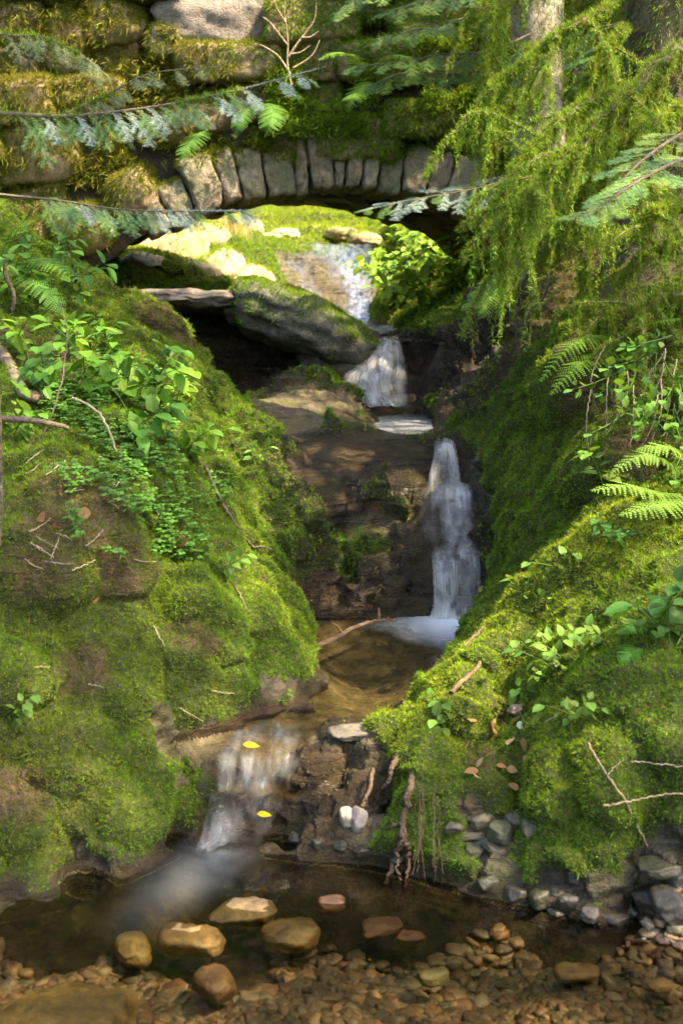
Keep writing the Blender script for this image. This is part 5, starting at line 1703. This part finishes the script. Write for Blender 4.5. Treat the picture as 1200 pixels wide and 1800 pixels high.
TAN, RED, OLIVE, GREY = (.23, .18, .10), (.15, .095, .06), (.13, .115, .065), (.16, .15, .12)
for i, a in enumerate((
        ('tan blunt stone breaking the surface at the pebble bank in the near pool', 428, 1672, 125, 62, TAN, .006, 0),
        ('flat tan slab shaped stone lying left of the pebbles in the near pool', 338, 1722, 128, 84, (.25, .19, .10), .002, -.1),
        ('round olive stone under water left of the flat tan slab', 235, 1716, 66, 80, (.25, .20, .08), -.012, .3),
        ('small reddish stone at the top of the pebble bank in the near pool', 583, 1650, 54, 44, (.21, .11, .06), .006, .2),
        ('broad olive brown stone under water beside the blunt tan stone', 512, 1692, 105, 80, (.19, .14, .06), -.02, .5),
        ('rust red angular stone under water below the flat tan slab', 378, 1782, 74, 84, RED, -.03, .7),
        ('reddish brown stone under water right of the broad olive stone', 672, 1680, 80, 46, (.19, .105, .06), -.02, .1),
        ('thin red stone under water beside the reddish brown stone', 722, 1700, 56, 26, (.19, .09, .05), -.03, -.1),
        ('large flat olive slab under water in the near left corner', 110, 1800, 300, 110, (.20, .16, .075), -.055, .1),
        ('long tan stone under water right of the pebble bank', 1010, 1745, 84, 36, (.27, .19, .09), -.025, -.1),
        ('pale tan pebble at the right edge of the pebble bed', 1158, 1775, 44, 34, (.36, .25, .13), -.01, .3),
        ('grey green stone under water in the middle of the pebble bed', 760, 1775, 62, 42, (.16, .17, .09), -.03, .3))):
    lab, px, py, w, h, col, top, rot = a
    stone(lab, px, py, w, h, tuple(.72 * q * k for q, k in zip(col, (1.15, 1.0, .8))), 700 + i, flat=.6, rot=rot, top=top)


def gravel():
    r = np.random.default_rng(31)
    mb = MB()
    S0, Q0 = CG[4]
    pal = np.array([TAN, RED, OLIVE, GREY, (.17, .14, .08), (.14, .10, .065), (.12, .125, .08), (.20, .17, .11)])
    n = 0
    while n < 5200:
        px, py = r.uniform(-60, 1260), 1650 + 170 * r.random() ** .7
        lim = 1650 + 60 * max(0, (px - 600) / 600) + (60 if px < 480 else 0) + 25 * math.sin(px * .02)
        if py < lim: continue
        q = Z(px, py, -.1)
        g = base_height([q[0]], [q[1]])[0]
        sz = .006 + .026 * r.random() ** 2.6
        V = S0 / (np.abs(S0) ** 2.8).sum(1)[:, None] ** (1 / 2.8)
        V = V * (sz, sz * r.uniform(.6, 1.1), sz * r.uniform(.3, .6)) * (1 + .38 * vnoise(V * 1.5 + n, 3))[:, None]
        V = V @ rotm(r.normal(0, .25), r.normal(0, .25), r.uniform(0, 3.1)).T + np.array((q[0], q[1], g + sz * .22))
        mb.add(V, quads=Q0, col=(*(pal[r.integers(len(pal))] * r.uniform(.3, .8) * np.array((1.22, 1.0, .78))), 1))
        n += 1
    o = mb.build('gravel', M['stream_stone'])
    tag(o, 'bed of small brown and red pebbles under the near pool', 'gravel', kind='stuff')


gravel()
stone('white pebble resting on the wet rock left of the hanging roots', 609, 1445, 27, 32, (.32, .29, .21), 801, flat=1.1, mat='dry_stone', facets=.7, tilt=.3)
stone('grey angular pebble leaning beside the white pebble', 630, 1452, 32, 40, (.19, .165, .15), 802, flat=1.1, mat='dry_stone', rot=.4, facets=.9, tilt=.5)
stone('brown wedge shaped stone lying on litter in the gully of the right mound', 905, 1252, 32, 22, (.27, .19, .13), 803, flat=.8, mat='dry_stone', facets=.9)
stone('long pale rock at the lip of the cascade against the right mound', 632, 1292, 112, 30, (.12, .105, .075), 804, flat=.8, mat='dry_stone', rot=.1)
for i, (px, py, w, h) in enumerate(((820, 1465, 56, 40), (850, 1440, 52, 36), (880, 1462, 48, 40), (865, 1485, 60, 44), (905, 1440, 44, 40), (835, 1495, 42, 30), (800, 1450, 40, 36), (930, 1452, 40, 34))):
    stone('grey lichened rock bedded in the moss of the right bank above the dark pool', px, py, w * 1.15, h * (.6 + .25 * (i % 3)), [(.065, .06, .038), (.095, .088, .055), (.045, .052, .022)][i % 3], 820 + i, flat=.8, mat='dry_stone', rot=i * .7, facets=1.0, dz=-.014, roundness=5, tilt=-.3 + .2 * (i % 4), group='grey rocks bedded in the right bank', cat='rock', name='rock')
for i, (px, py, w, h) in enumerate(((1000, 1580, 60, 44), (1040, 1600, 50, 36), (950, 1575, 44, 36), (1075, 1612, 48, 36), (905, 1570, 40, 36), (1110, 1600, 56, 48), (1145, 1585, 66, 60), (1180, 1600, 60, 70), (1150, 1632, 50, 36), (1190, 1545, 70, 40), (1120, 1560, 46, 36), (860, 1545, 36, 30), (1010, 1540, 40, 36), (975, 1600, 36, 24), (1165, 1520, 80, 30), (700, 1500, 30, 20), (560, 1475, 36, 22), (600, 1482, 30, 22), (640, 1490, 36, 26), (520, 1466, 30, 20))):
    stone('dark wet rock at the waterline below the right bank', px, py, w * (.8 + .35 * (i % 4) / 2), h * (.75 + .3 * ((i * 7) % 5) / 3), [(.024, .021, .014), (.042, .037, .024), (.032, .032, .014)][i % 3], 840 + i, flat=.9, rot=i * .9, facets=1.0, dz=-.02, tilt=.25 * math.sin(i * 2.3), group='wet rocks along the right waterline', cat='rock', name='rock', roundness=4)

# ------------------------------------------------------------------ sticks, roots and fallen leaves
def stick(name, label, pxs, r0, r1, mat='stick', cat=None, lift=.01, world=None, seed=0, group=None, kinks=.0035, parent=None, twigs=()):
    r = np.random.default_rng(2100 + seed)
    if world is None:
        ctrl = []
        for q in pxs:
            if len(q) == 2: ctrl.append(hit(*q)[0] + np.array((0, -lift, lift)))
            else: ctrl.append(np.array(P(*q)))
    else: ctrl = world
    pts = spline(ctrl, 8 * len(ctrl))
    pts[1:-1] += r.normal(0, kinks * .4, (len(pts) - 2, 3))
    V, Q = tube_arrays(pts, np.linspace(r0, r1, len(pts)), 7, .25, seed)
    mb = MB()
    mb.add(V, quads=Q)
    for t, dv in twigs:
        i = int(t * (len(pts) - 1))
        tp = spline([pts[i], pts[i] + np.array(dv) * .5 + (0, 0, .01), pts[i] + np.array(dv)], 8)
        V, Q = tube_arrays(tp, np.linspace(r1 * 1.3, r1 * .5, 8), 5)
        mb.add(V, quads=Q)
    o = mb.build(name, M[mat], parent, loc=None if parent else np.array(ctrl[0]))
    if not parent: tag(o, label, cat or name.replace('_', ' '), group)
    return o


zz = lambda px, py, z: np.array(Z(px, py, z))
stick('branch', 'orange brown forked branch floating in the pool below the lower waterfall', None, .014, .006, 'root_wood', world=[zz(548, 1140, .262), zz(590, 1122, .275), zz(625, 1102, .28), zz(660, 1092, .285), zz(695, 1090, .28)], twigs=((.35, (-.05, .07, .03)), (.8, (.0, .03, .05))), seed=1)
stick('stick', 'long dark stick lying down the ridge of the left bank', [(362, 822), (385, 875), (415, 925), (450, 972)], .008, .004, 'twig', twigs=((.95, (.08, 0, -.01)),), seed=2)
stick('stick', 'reddish curved stick lying on the ridge of the right mound', [(792, 1222), (812, 1200), (835, 1180), (842, 1166)], .009, .006, 'root_wood', seed=3)
stick('stick', 'thin brown twig along the crest of the right mound', [(815, 1140), (845, 1110), (868, 1082)], .006, .004, 'root_wood', seed=4)
stick('stick', 'long pale twig lying down the mossy face of the right mound', [(1032, 1310), (1060, 1360), (1095, 1410), (1135, 1490)], .0035, .002, seed=5)
stick('stick', 'thin pale twig reaching level over the moss at the right edge', [(1060, 1416, 3.22), (1110, 1408, 3.2), (1160, 1398, 3.18), (1230, 1392, 3.15)], .0032, .002, seed=6)
stick('stick', 'thin curved twig above the level twig at the right edge', [(1085, 1336, 3.36), (1130, 1340, 3.3), (1175, 1345, 3.25), (1230, 1352, 3.2)], .0022, .0015, seed=7)
stick('stick', 'bleached twig hanging over the clover on the left bank', [(128, 700, 4.9), (168, 720, 4.8), (190, 752, 4.75), (207, 802, 4.7)], .006, .004, seed=8)
stick('stick', 'pale mossy fallen log on the slope at the left edge', [(-30, 590), (10, 630), (40, 690), (80, 705)], .03, .022, 'stick', seed=9, cat='log')
stick('stick', 'mossy green branch stub poking from the left edge above the moss', [(-40, 735, 4.3), (20, 737, 4.3), (70, 741, 4.3), (120, 752, 4.35)], .015, .008, 'twig', seed=10)
stick('sapling', 'thin dark upright sapling stem at the left edge', [(0, 960, 4.0), (2, 850, 4.0), (0, 720, 4.0), (-6, 600, 4.0)], .006, .005, 'twig', seed=11)
stick('stick', 'dark arching bramble stem beside the leaves on the left bank', [(70, 775, 4.6), (95, 720, 4.6), (112, 650, 4.7), (118, 580, 4.8), (105, 530, 4.9)], .004, .002, 'twig', seed=12)
stick('stick', 'dark thin stem crossing the upper left slope', [(12, 450, 5.8), (10, 480, 5.8), (25, 520, 5.8), (22, 545, 5.8)], .012, .008, 'twig', seed=13)
stick('root', 'long dead root hanging from the trees over the right rock wall', [(968, 480, 6.4), (955, 520, 6.4), (930, 550, 6.4), (925, 580, 6.5), (905, 625, 6.7)], .009, .004, 'twig', seed=14)
r_ = np.random.default_rng(88)
for i in range(34):
    px, py = r_.uniform(20, 240), r_.uniform(800, 1010)
    if i > 20: px, py = r_.uniform(0, 420), r_.uniform(1000, 1480)
    if i > 27: px, py = r_.uniform(780, 1150), r_.uniform(1150, 1420)
    a, L = r_.uniform(-1.2, 1.2), r_.uniform(22, 55)
    side = 'left bank' if px < 500 else 'right mound'
    stick('twig', 'short bleached dead twig lying on the moss of the ' + side, [(px, py), (px + L * .5 * math.cos(a), py + L * .5 * math.sin(a)), (px + L * math.cos(a), py + L * math.sin(a) + r_.uniform(-6, 6))], .0022, .0012, seed=30 + i, group='dead twigs on the ' + side)
# fine dead stems tangled below the trees on the right bank
for i in range(16):
    px, py = r_.uniform(1040, 1190), r_.uniform(600, 690)
    stick('stem', 'thin dead stem in the tangle hanging below the trees on the right bank', [(px, py, 4.85), (px - 15 + r_.uniform(-20, 20), py + 60, 4.75), (px - 25 + r_.uniform(-30, 20), py + r_.uniform(100, 150), 4.72)], .003, .0015, 'stick' if i % 3 else 'twig', seed=70 + i, group='dead stems below the trees')

# the hanging roots under the right mound
root = empty('tree_root', P(712, 1365, 3.6))
tag(root, 'bare brown forked root hanging from the right mound into the dark pool', 'root')
rl = np.array(root.location)
def root_part(pxs, r0, r1, sd):
    ctrl = []
    for px, py, inn in pxs:
        ctrl.append(hit(px, py)[0] + np.array((0, inn, 0)))
    ctrl = np.array(ctrl)
    pts = spline(ctrl, 30)
    pts[1:-1] += np.random.default_rng(sd).normal(0, .0035, (28, 3))
    V, Q = tube_arrays(pts - rl, np.linspace(r0, r1, 30), 9, .5, sd)
    mb = MB(); mb.add(V, quads=Q)
    mb.build('root_strand', M['root_wood'], root)
root_part([(735, 1345, .07), (724, 1372, -.005), (716, 1402, -.02), (708, 1432, -.02), (704, 1470, -.025), (692, 1505, -.025), (676, 1545, -.03)], .012, .006, 1)
root_part([(707, 1440, -.02), (714, 1475, -.02), (717, 1510, -.025), (712, 1555, -.02)], .008, .003, 2)
root_part([(705, 1460, -.02), (699, 1495, -.03), (702, 1550, -.03)], .007, .003, 3)
root_part([(706, 1435, -.02), (690, 1447, -.015), (678, 1460, .01)], .005, .002, 4)
stick('root', 'thin straight root hanging left of the forked root', [(655, 1352, 3.74), (650, 1385, 3.66), (640, 1410, 3.64), (632, 1428, 3.63)], .007, .005, 'root_wood', seed=20)
stick('root', 'dark crooked root under the mossy lip of the right mound', [(700, 1328, 3.68), (688, 1350, 3.64), (682, 1375, 3.64), (672, 1385, 3.66)], .009, .006, 'root_wood', seed=21)
for i in range(8):
    x = r_.uniform(730, 775)
    stick('root', 'fine red rootlet trailing into the pool beside the forked root', [(x, 1400 + r_.uniform(-30, 30), 3.47), (x + r_.uniform(-8, 8), 1460, 3.42), (x + r_.uniform(-18, 10), 1530 + r_.uniform(-20, 30), 3.38)], .0014, .0008, 'root_wood', seed=100 + i, group='fine rootlets beside the forked root')


def fallen_leaf(label, p, d, L, col, up=(0, -.1, 1), cat='leaf'):
    mb = MB()
    p = np.array(p)
    place_leaf(mb, leaf_tpl(6, .42, .06), np.zeros(3), d, np.array(up, float), L, col)
    o = mb.build('fallen_leaf', M['leaf'], smooth=False)
    o.location = p
    return tag(o, label, cat)


fallen_leaf('yellow leaf floating on the water at the top of the cascade', Z(427, 1309, .275), (1, .1, 0), .055, (.62, .48, .02))
fallen_leaf('yellow leaf stuck in the flow halfway down the cascade', Z(452, 1431, .125), (1, .1, 0), .045, (.68, .46, .01))
fallen_leaf('small pale leaf stuck on the dark rock right of the lower waterfall', P(850, 912, 5.85), (1, 0, .3), .04, (.55, .55, .3), (0, -1, .3))
fallen_leaf('small yellow leaf beside the foot of the lower waterfall', P(844, 1042, 5.62), (.3, 0, 1), .035, (.45, .42, .1), (0, -1, .3))
fallen_leaf('green leaf caught at the lip of the lower waterfall', P(734, 777, 6.5), (1, 0, -.3), .05, (.28, .36, .03))
fallen_leaf('round pale green leaf on the brown litter of the right mound', hit(905, 1283)[0] + (0, -.02, .02), (1, 0, .2), .035, (.4, .5, .3), (0, -.6, .8))
lg, cols_ = [], [(.35, .2, .08), (.28, .15, .06), (.42, .3, .14)]
for i in range(24):
    px, py = (r_.uniform(820, 930), r_.uniform(1270, 1380)) if i < 15 else (r_.uniform(20, 330), r_.uniform(860, 1120))
    h_, n_ = hit(px, py)
    side = 'gully of the right mound' if i < 15 else 'left bank'
    o = fallen_leaf('curled brown dead leaf lying in the ' + side if i < 15 else 'curled brown dead leaf lying on the left bank', h_ + np.array((0, -.012, .012)), r_.normal(size=3) * (1, 1, .3), r_.uniform(.03, .055), cols_[i % 3], n_)
    o['group'] = 'dead leaves in the ' + side

# ------------------------------------------------------------------ plants
UP = (0, -.25, 1.0)
def at_hit(px, py): return hit(px, py)[0]

LB = [(80, 700, .24, .085), (150, 680, .26, .09), (215, 700, .26, .10), (265, 690, .22, .095), (300, 730, .2, .09), (30, 640, .26, .085), (225, 780, .22, .09), (120, 620, .26, .08), (60, 560, .24, .07), (190, 620, .2, .08), (330, 800, .16, .075), (20, 760, .18, .06)]
for i, (px, py, h, lf) in enumerate(LB):
    leafy_plant('leafy_plant', ['broad leaved plant in the leafy cluster on the left bank', 'bright leafy shoot on the left bank slope'][i % 2], at_hit(px, py), (.25, -.35, .8), 4, h, lf * .9, 4, GREEN * (.95, .95, 1) if i % 3 else GREEN * (.6, .72, 1.2), LEAF_S if i % 2 else LEAF, ['broad leaved plants on the left bank', 'leafy shoots on the left bank'][i % 2], seed=i, spread=.45)
for i, (px, py) in enumerate(((20, 430), (70, 400), (110, 450), (50, 490), (130, 500), (10, 520), (90, 540), (165, 470))):
    leafy_plant('bramble', 'serrated bramble shoot growing below the left end of the bridge', at_hit(px, py), (.25, -.3, .8), 3, .32, .085, 4, np.array((.07, .17, .02)), LEAF_S, 'bramble shoots below the left end of the bridge', 'bramble', seed=40 + i, spread=.5)
for i, (px, py, lab) in enumerate(((440, 815, 'small pointed leaved plant growing on the mossy rock right of the left ridge'), (1050, 850, 'upright seedling with pointed leaves at the foot of the dark hollow on the right bank'), (1175, 1130, 'dark leaved plant at the right edge of the right mound'), (1090, 960, 'blue green leaved sprig on the crest of the right mound'), (990, 1000, 'pale leafy sprig near the crest of the right mound'), (920, 1060, 'small seedling low on the crest of the right mound'), (945, 1140, 'cluster of pale seedlings in the middle of the right mound'), (985, 1175, 'seedling beside the pale seedling cluster on the right mound'), (20, 1262, 'tiny three leaved plant on the brown moss at the left edge'), (1040, 1130, 'thin stemmed seedling on the upper face of the right mound'), (920, 1215, 'seedling with a broad leaf above the litter gully'), (1010, 1270, 'trailing seedling on the face of the right mound'), (385, 1010, 'narrow leaved seedling on the ridge of the left bank'), (775, 1275, 'short seedling on the near end of the right mound'))):
    big = i == 1
    leafy_plant('seedling', lab, at_hit(px, py), (-.2, -.35, .8) if px > 500 else (.3, -.3, .8), 1 if big else 4 if i in (2,) else 3, .28 if big else .22 if i == 2 else .12, .075 if big else .085 if i == 2 else .042, 4 if big else 3, np.array((.11, .22, .03)) if i not in (2, 3) else np.array((.06, .16, .025)), LEAF, seed=60 + i, spread=.15 if big else .6)
for i, (px, py) in enumerate(((1110, 660), (1150, 640), (1185, 680), (1140, 700), (1190, 740), (1170, 610), (1195, 800), (1120, 730))):
    leafy_plant('trailing_plant', 'small round leaved plant trailing from the bank at the right edge', np.array(P(px, py - 20, 4.65)), (-.25, -.5, -.35), 4, .24, .036, 6, np.array((.075, .18, .025)), LEAF_R, 'round leaved plants trailing at the right edge', seed=80 + i, spread=.4)
# sunlit greenery beyond the arch
for i, (px, py) in enumerate(((680, 470), (700, 430), (720, 500), (740, 450), (760, 480), (780, 440), (700, 540), (740, 545), (800, 480), (820, 445), (680, 510), (760, 420), (845, 460), (790, 520), (690, 410))):
    leafy_plant('leafy_plant', 'bright sunlit leafy plant on the bank right of the rock slide beyond the arch', at_hit(px, py), (-.1, -.3, .9), 6, .42, .11, 5, np.array((.17, .31, .02)), LEAF_S if i % 2 else LEAF, 'sunlit plants beyond the arch', seed=120 + i, spread=.5)
# the undergrowth behind the trees
for i, (px, py) in enumerate(((1010, 180), (1050, 140), (1040, 230), (1000, 300), (1080, 260), (1070, 340), (1020, 420), (990, 240))):
    leafy_plant('undergrowth_plant', 'dim leafy plant on the slope between the two spruce trunks', at_hit(px, py), (-.1, -.4, .8), 6, .5, .12, 5, np.array((.05, .12, .015)), LEAF, 'plants between the two spruce trunks', seed=140 + i, spread=.6)


def frond_px(*q): return [P(*c) for c in q]


FG = np.array((.13, .25, .025))
fern('fern', 'bright fern arching over the bank below the right trees', P(1085, 600, 5.25), [frond_px((1085, 600, 5.25), (1050, 590, 5.15), (1000, 610, 5.05), (950, 668, 5.0)), frond_px((1085, 610, 5.25), (1050, 625, 5.1), (1010, 645, 5.0), (968, 692, 4.95)), frond_px((1085, 600, 5.25), (1110, 575, 5.15), (1150, 565, 5.05), (1195, 560, 5.0))], .085, FG, 1)
fern('fern', 'large pale fern fanning out at the right edge above the mound', P(1230, 860, 4.3), [frond_px((1230, 860, 4.3), (1180, 815, 4.2), (1130, 800, 4.15), (1075, 830, 4.1)), frond_px((1230, 870, 4.3), (1170, 868, 4.15), (1110, 855, 4.05), (1040, 862, 4.0)), frond_px((1230, 880, 4.3), (1190, 880, 4.1), (1150, 890, 4.0), (1090, 905, 3.95)), frond_px((1230, 850, 4.3), (1200, 800, 4.25), (1170, 785, 4.2), (1120, 790, 4.2))], .09, np.array((.13, .24, .03)), 2)
fern('fern', 'small fern with dark fronds on the right mound', P(1150, 1130, 3.75), [frond_px((1150, 1130, 3.75), (1140, 1105, 3.66), (1115, 1100, 3.6), (1085, 1112, 3.58)), frond_px((1150, 1130, 3.75), (1130, 1135, 3.62), (1110, 1145, 3.58), (1090, 1165, 3.56)), frond_px((1150, 1130, 3.75), (1160, 1090, 3.66), (1180, 1060, 3.6), (1200, 1050, 3.55))], .055, np.array((.09, .22, .03)), 3)
fern('fern', 'fern spreading below the left end of the bridge', P(30, 470, 6.2), [frond_px((0, 470, 6.2), (50, 455, 6.0), (90, 462, 5.9), (150, 500, 5.8)), frond_px((10, 480, 6.2), (50, 490, 5.9), (90, 520, 5.8), (110, 550, 5.75)), frond_px((0, 460, 6.2), (20, 410, 6.1), (60, 380, 6.0), (110, 375, 5.9))], .10, np.array((.10, .22, .03)), 4)
fern('fern', 'fern hanging from the right trees over the striped rock wall', P(880, 480, 7.6), [frond_px((880, 480, 7.6), (860, 495, 7.5), (835, 525, 7.4), (812, 545, 7.35)), frond_px((885, 480, 7.6), (870, 510, 7.5), (850, 540, 7.4), (838, 560, 7.4))], .09, np.array((.12, .24, .04)), 5)
fern('fern', 'fern growing on top of the bridge wall', P(640, 100, 8.85), [frond_px((640, 130, 8.85), (620, 100, 8.7), (590, 92, 8.6), (560, 105, 8.55)), frond_px((650, 130, 8.85), (680, 100, 8.7), (710, 98, 8.6), (740, 115, 8.55)), frond_px((645, 140, 8.85), (640, 150, 8.7), (620, 170, 8.6), (610, 195, 8.6))], .12, np.array((.12, .24, .03)), 6)
fern('fern', 'drooping fern clump above the arch stones', P(465, 190, 8.8), [frond_px((465, 180, 8.8), (440, 190, 8.6), (420, 215, 8.5), (412, 245, 8.5)), frond_px((470, 180, 8.8), (480, 190, 8.6), (475, 215, 8.5), (465, 240, 8.5)), frond_px((360, 230, 8.8), (345, 240, 8.6), (325, 265, 8.5), (310, 290, 8.5))], .10, np.array((.09, .2, .03)), 7)


def clover():
    r = np.random.default_rng(41)
    mb = MB()
    n = 0
    t3 = leaf_tpl(2, .5, .12)
    while n < 1500:
        px, py = r.uniform(70, 400), r.uniform(640, 985)
        k = fbm(np.array([[px / 70., py / 70., 3.]]), 3, 7)[0]
        edge = abs(px - (150 + (py - 640) * .42)) / 150
        if k < -.25 + edge * .5: continue
        h_, n_ = hit(px, py)
        if h_ is None: continue
        base = h_ + n_ * r.uniform(.02, .06) + np.array((0, -.01, r.uniform(.0, .03)))
        c = np.array((.07, .17, .022)) * r.uniform(.65, 1.5)
        up = unit(np.array((0, -.35, 1)) + r.normal(0, .2, 3))
        a0 = r.uniform(0, 2.1)
        for q in range(3):
            a = a0 + q * 2.094
            d = unit(np.array((math.cos(a), math.sin(a), -.12)))
            place_leaf(mb, t3, base, d, up, r.uniform(.014, .021), c)
        n += 1
    o = mb.build('clover', M['leaf'], smooth=False)
    tag(o, 'carpet of small three leaved clover on the left bank', 'clover', kind='stuff')


clover()


def blades(name, label, cat, px, py, n, L, cols, spread, seed, hang=.6, loc=None):
    r = np.random.default_rng(2500 + seed)
    base = at_hit(px, py) if loc is None else np.array(loc)
    mb = MB()
    for k in range(n):
        p0 = r.normal(0, spread, 3) * (1, .5, .3)
        d = unit(r.normal(0, .6, 3) * (1, .6, 0) + np.array((0, -.5, .6)))
        l = L * r.uniform(.5, 1.2)
        pts = spline([p0, p0 + d * l * .4, p0 + d * l * .65 - np.array((0, 0, hang * l * .25)), p0 + d * l * .75 - np.array((0, 0, hang * l))], 7)
        s = unit(np.cross(d, (0, -1, .2))) * L * .012
        w = np.linspace(1, .1, 7)[:, None]
        V = np.concatenate([pts - s * w, pts + s * w])
        Q = [(i, i + 1, 8 + i, 7 + i) for i in range(6)]
        mb.add(V, quads=np.array(Q), col=(*(np.array(cols[r.integers(len(cols))]) * r.uniform(.7, 1.2)), 1))
    o = mb.build(name, M['leaf'], smooth=False)
    o.location = base
    return tag(o, label, cat)


blades('grass_tussock', 'straw coloured tussock of dead grass hanging over the rocks beyond the arch', 'grass', 385, 412, 190, .55, [(.45, .34, .16), (.5, .4, .22), (.25, .28, .06)], .13, 1, 1.5)
blades('grass_tussock', 'green grass tuft on the sunny rocks left of the rock slide', 'grass', 340, 410, 90, .4, [(.18, .28, .03), (.3, .32, .06)], .2, 2, .3)
# bare shrub on top of the wall
g = np.array(P(512, 150, 8.75))
sh = empty('bare_shrub', g)
tag(sh, 'leafless shrub with thin forked twigs growing from the bridge wall', 'shrub')
mb = MB()
for q in ([(512, 150), (505, 110), (506, 70), (500, 20), (505, -10)], [(507, 100), (520, 80), (535, 60), (552, 35), (556, 5)], [(506, 80), (490, 60), (475, 40), (462, 30)], [(515, 120), (535, 108), (550, 95), (562, 70)], [(510, 130), (490, 100), (470, 85), (455, 78)], [(530, 66), (545, 65), (560, 55)], [(502, 40), (490, 20), (480, 0)], [(512, 95), (528, 92), (545, 80)]):
    pts = spline([np.array(P(*c, 8.7)) - g for c in q], 16)
    V, Q = tube_arrays(pts, np.linspace(.009, .003, 16), 6)
    mb.add(V, quads=Q)
mb.build('stems', M['stick'], sh)
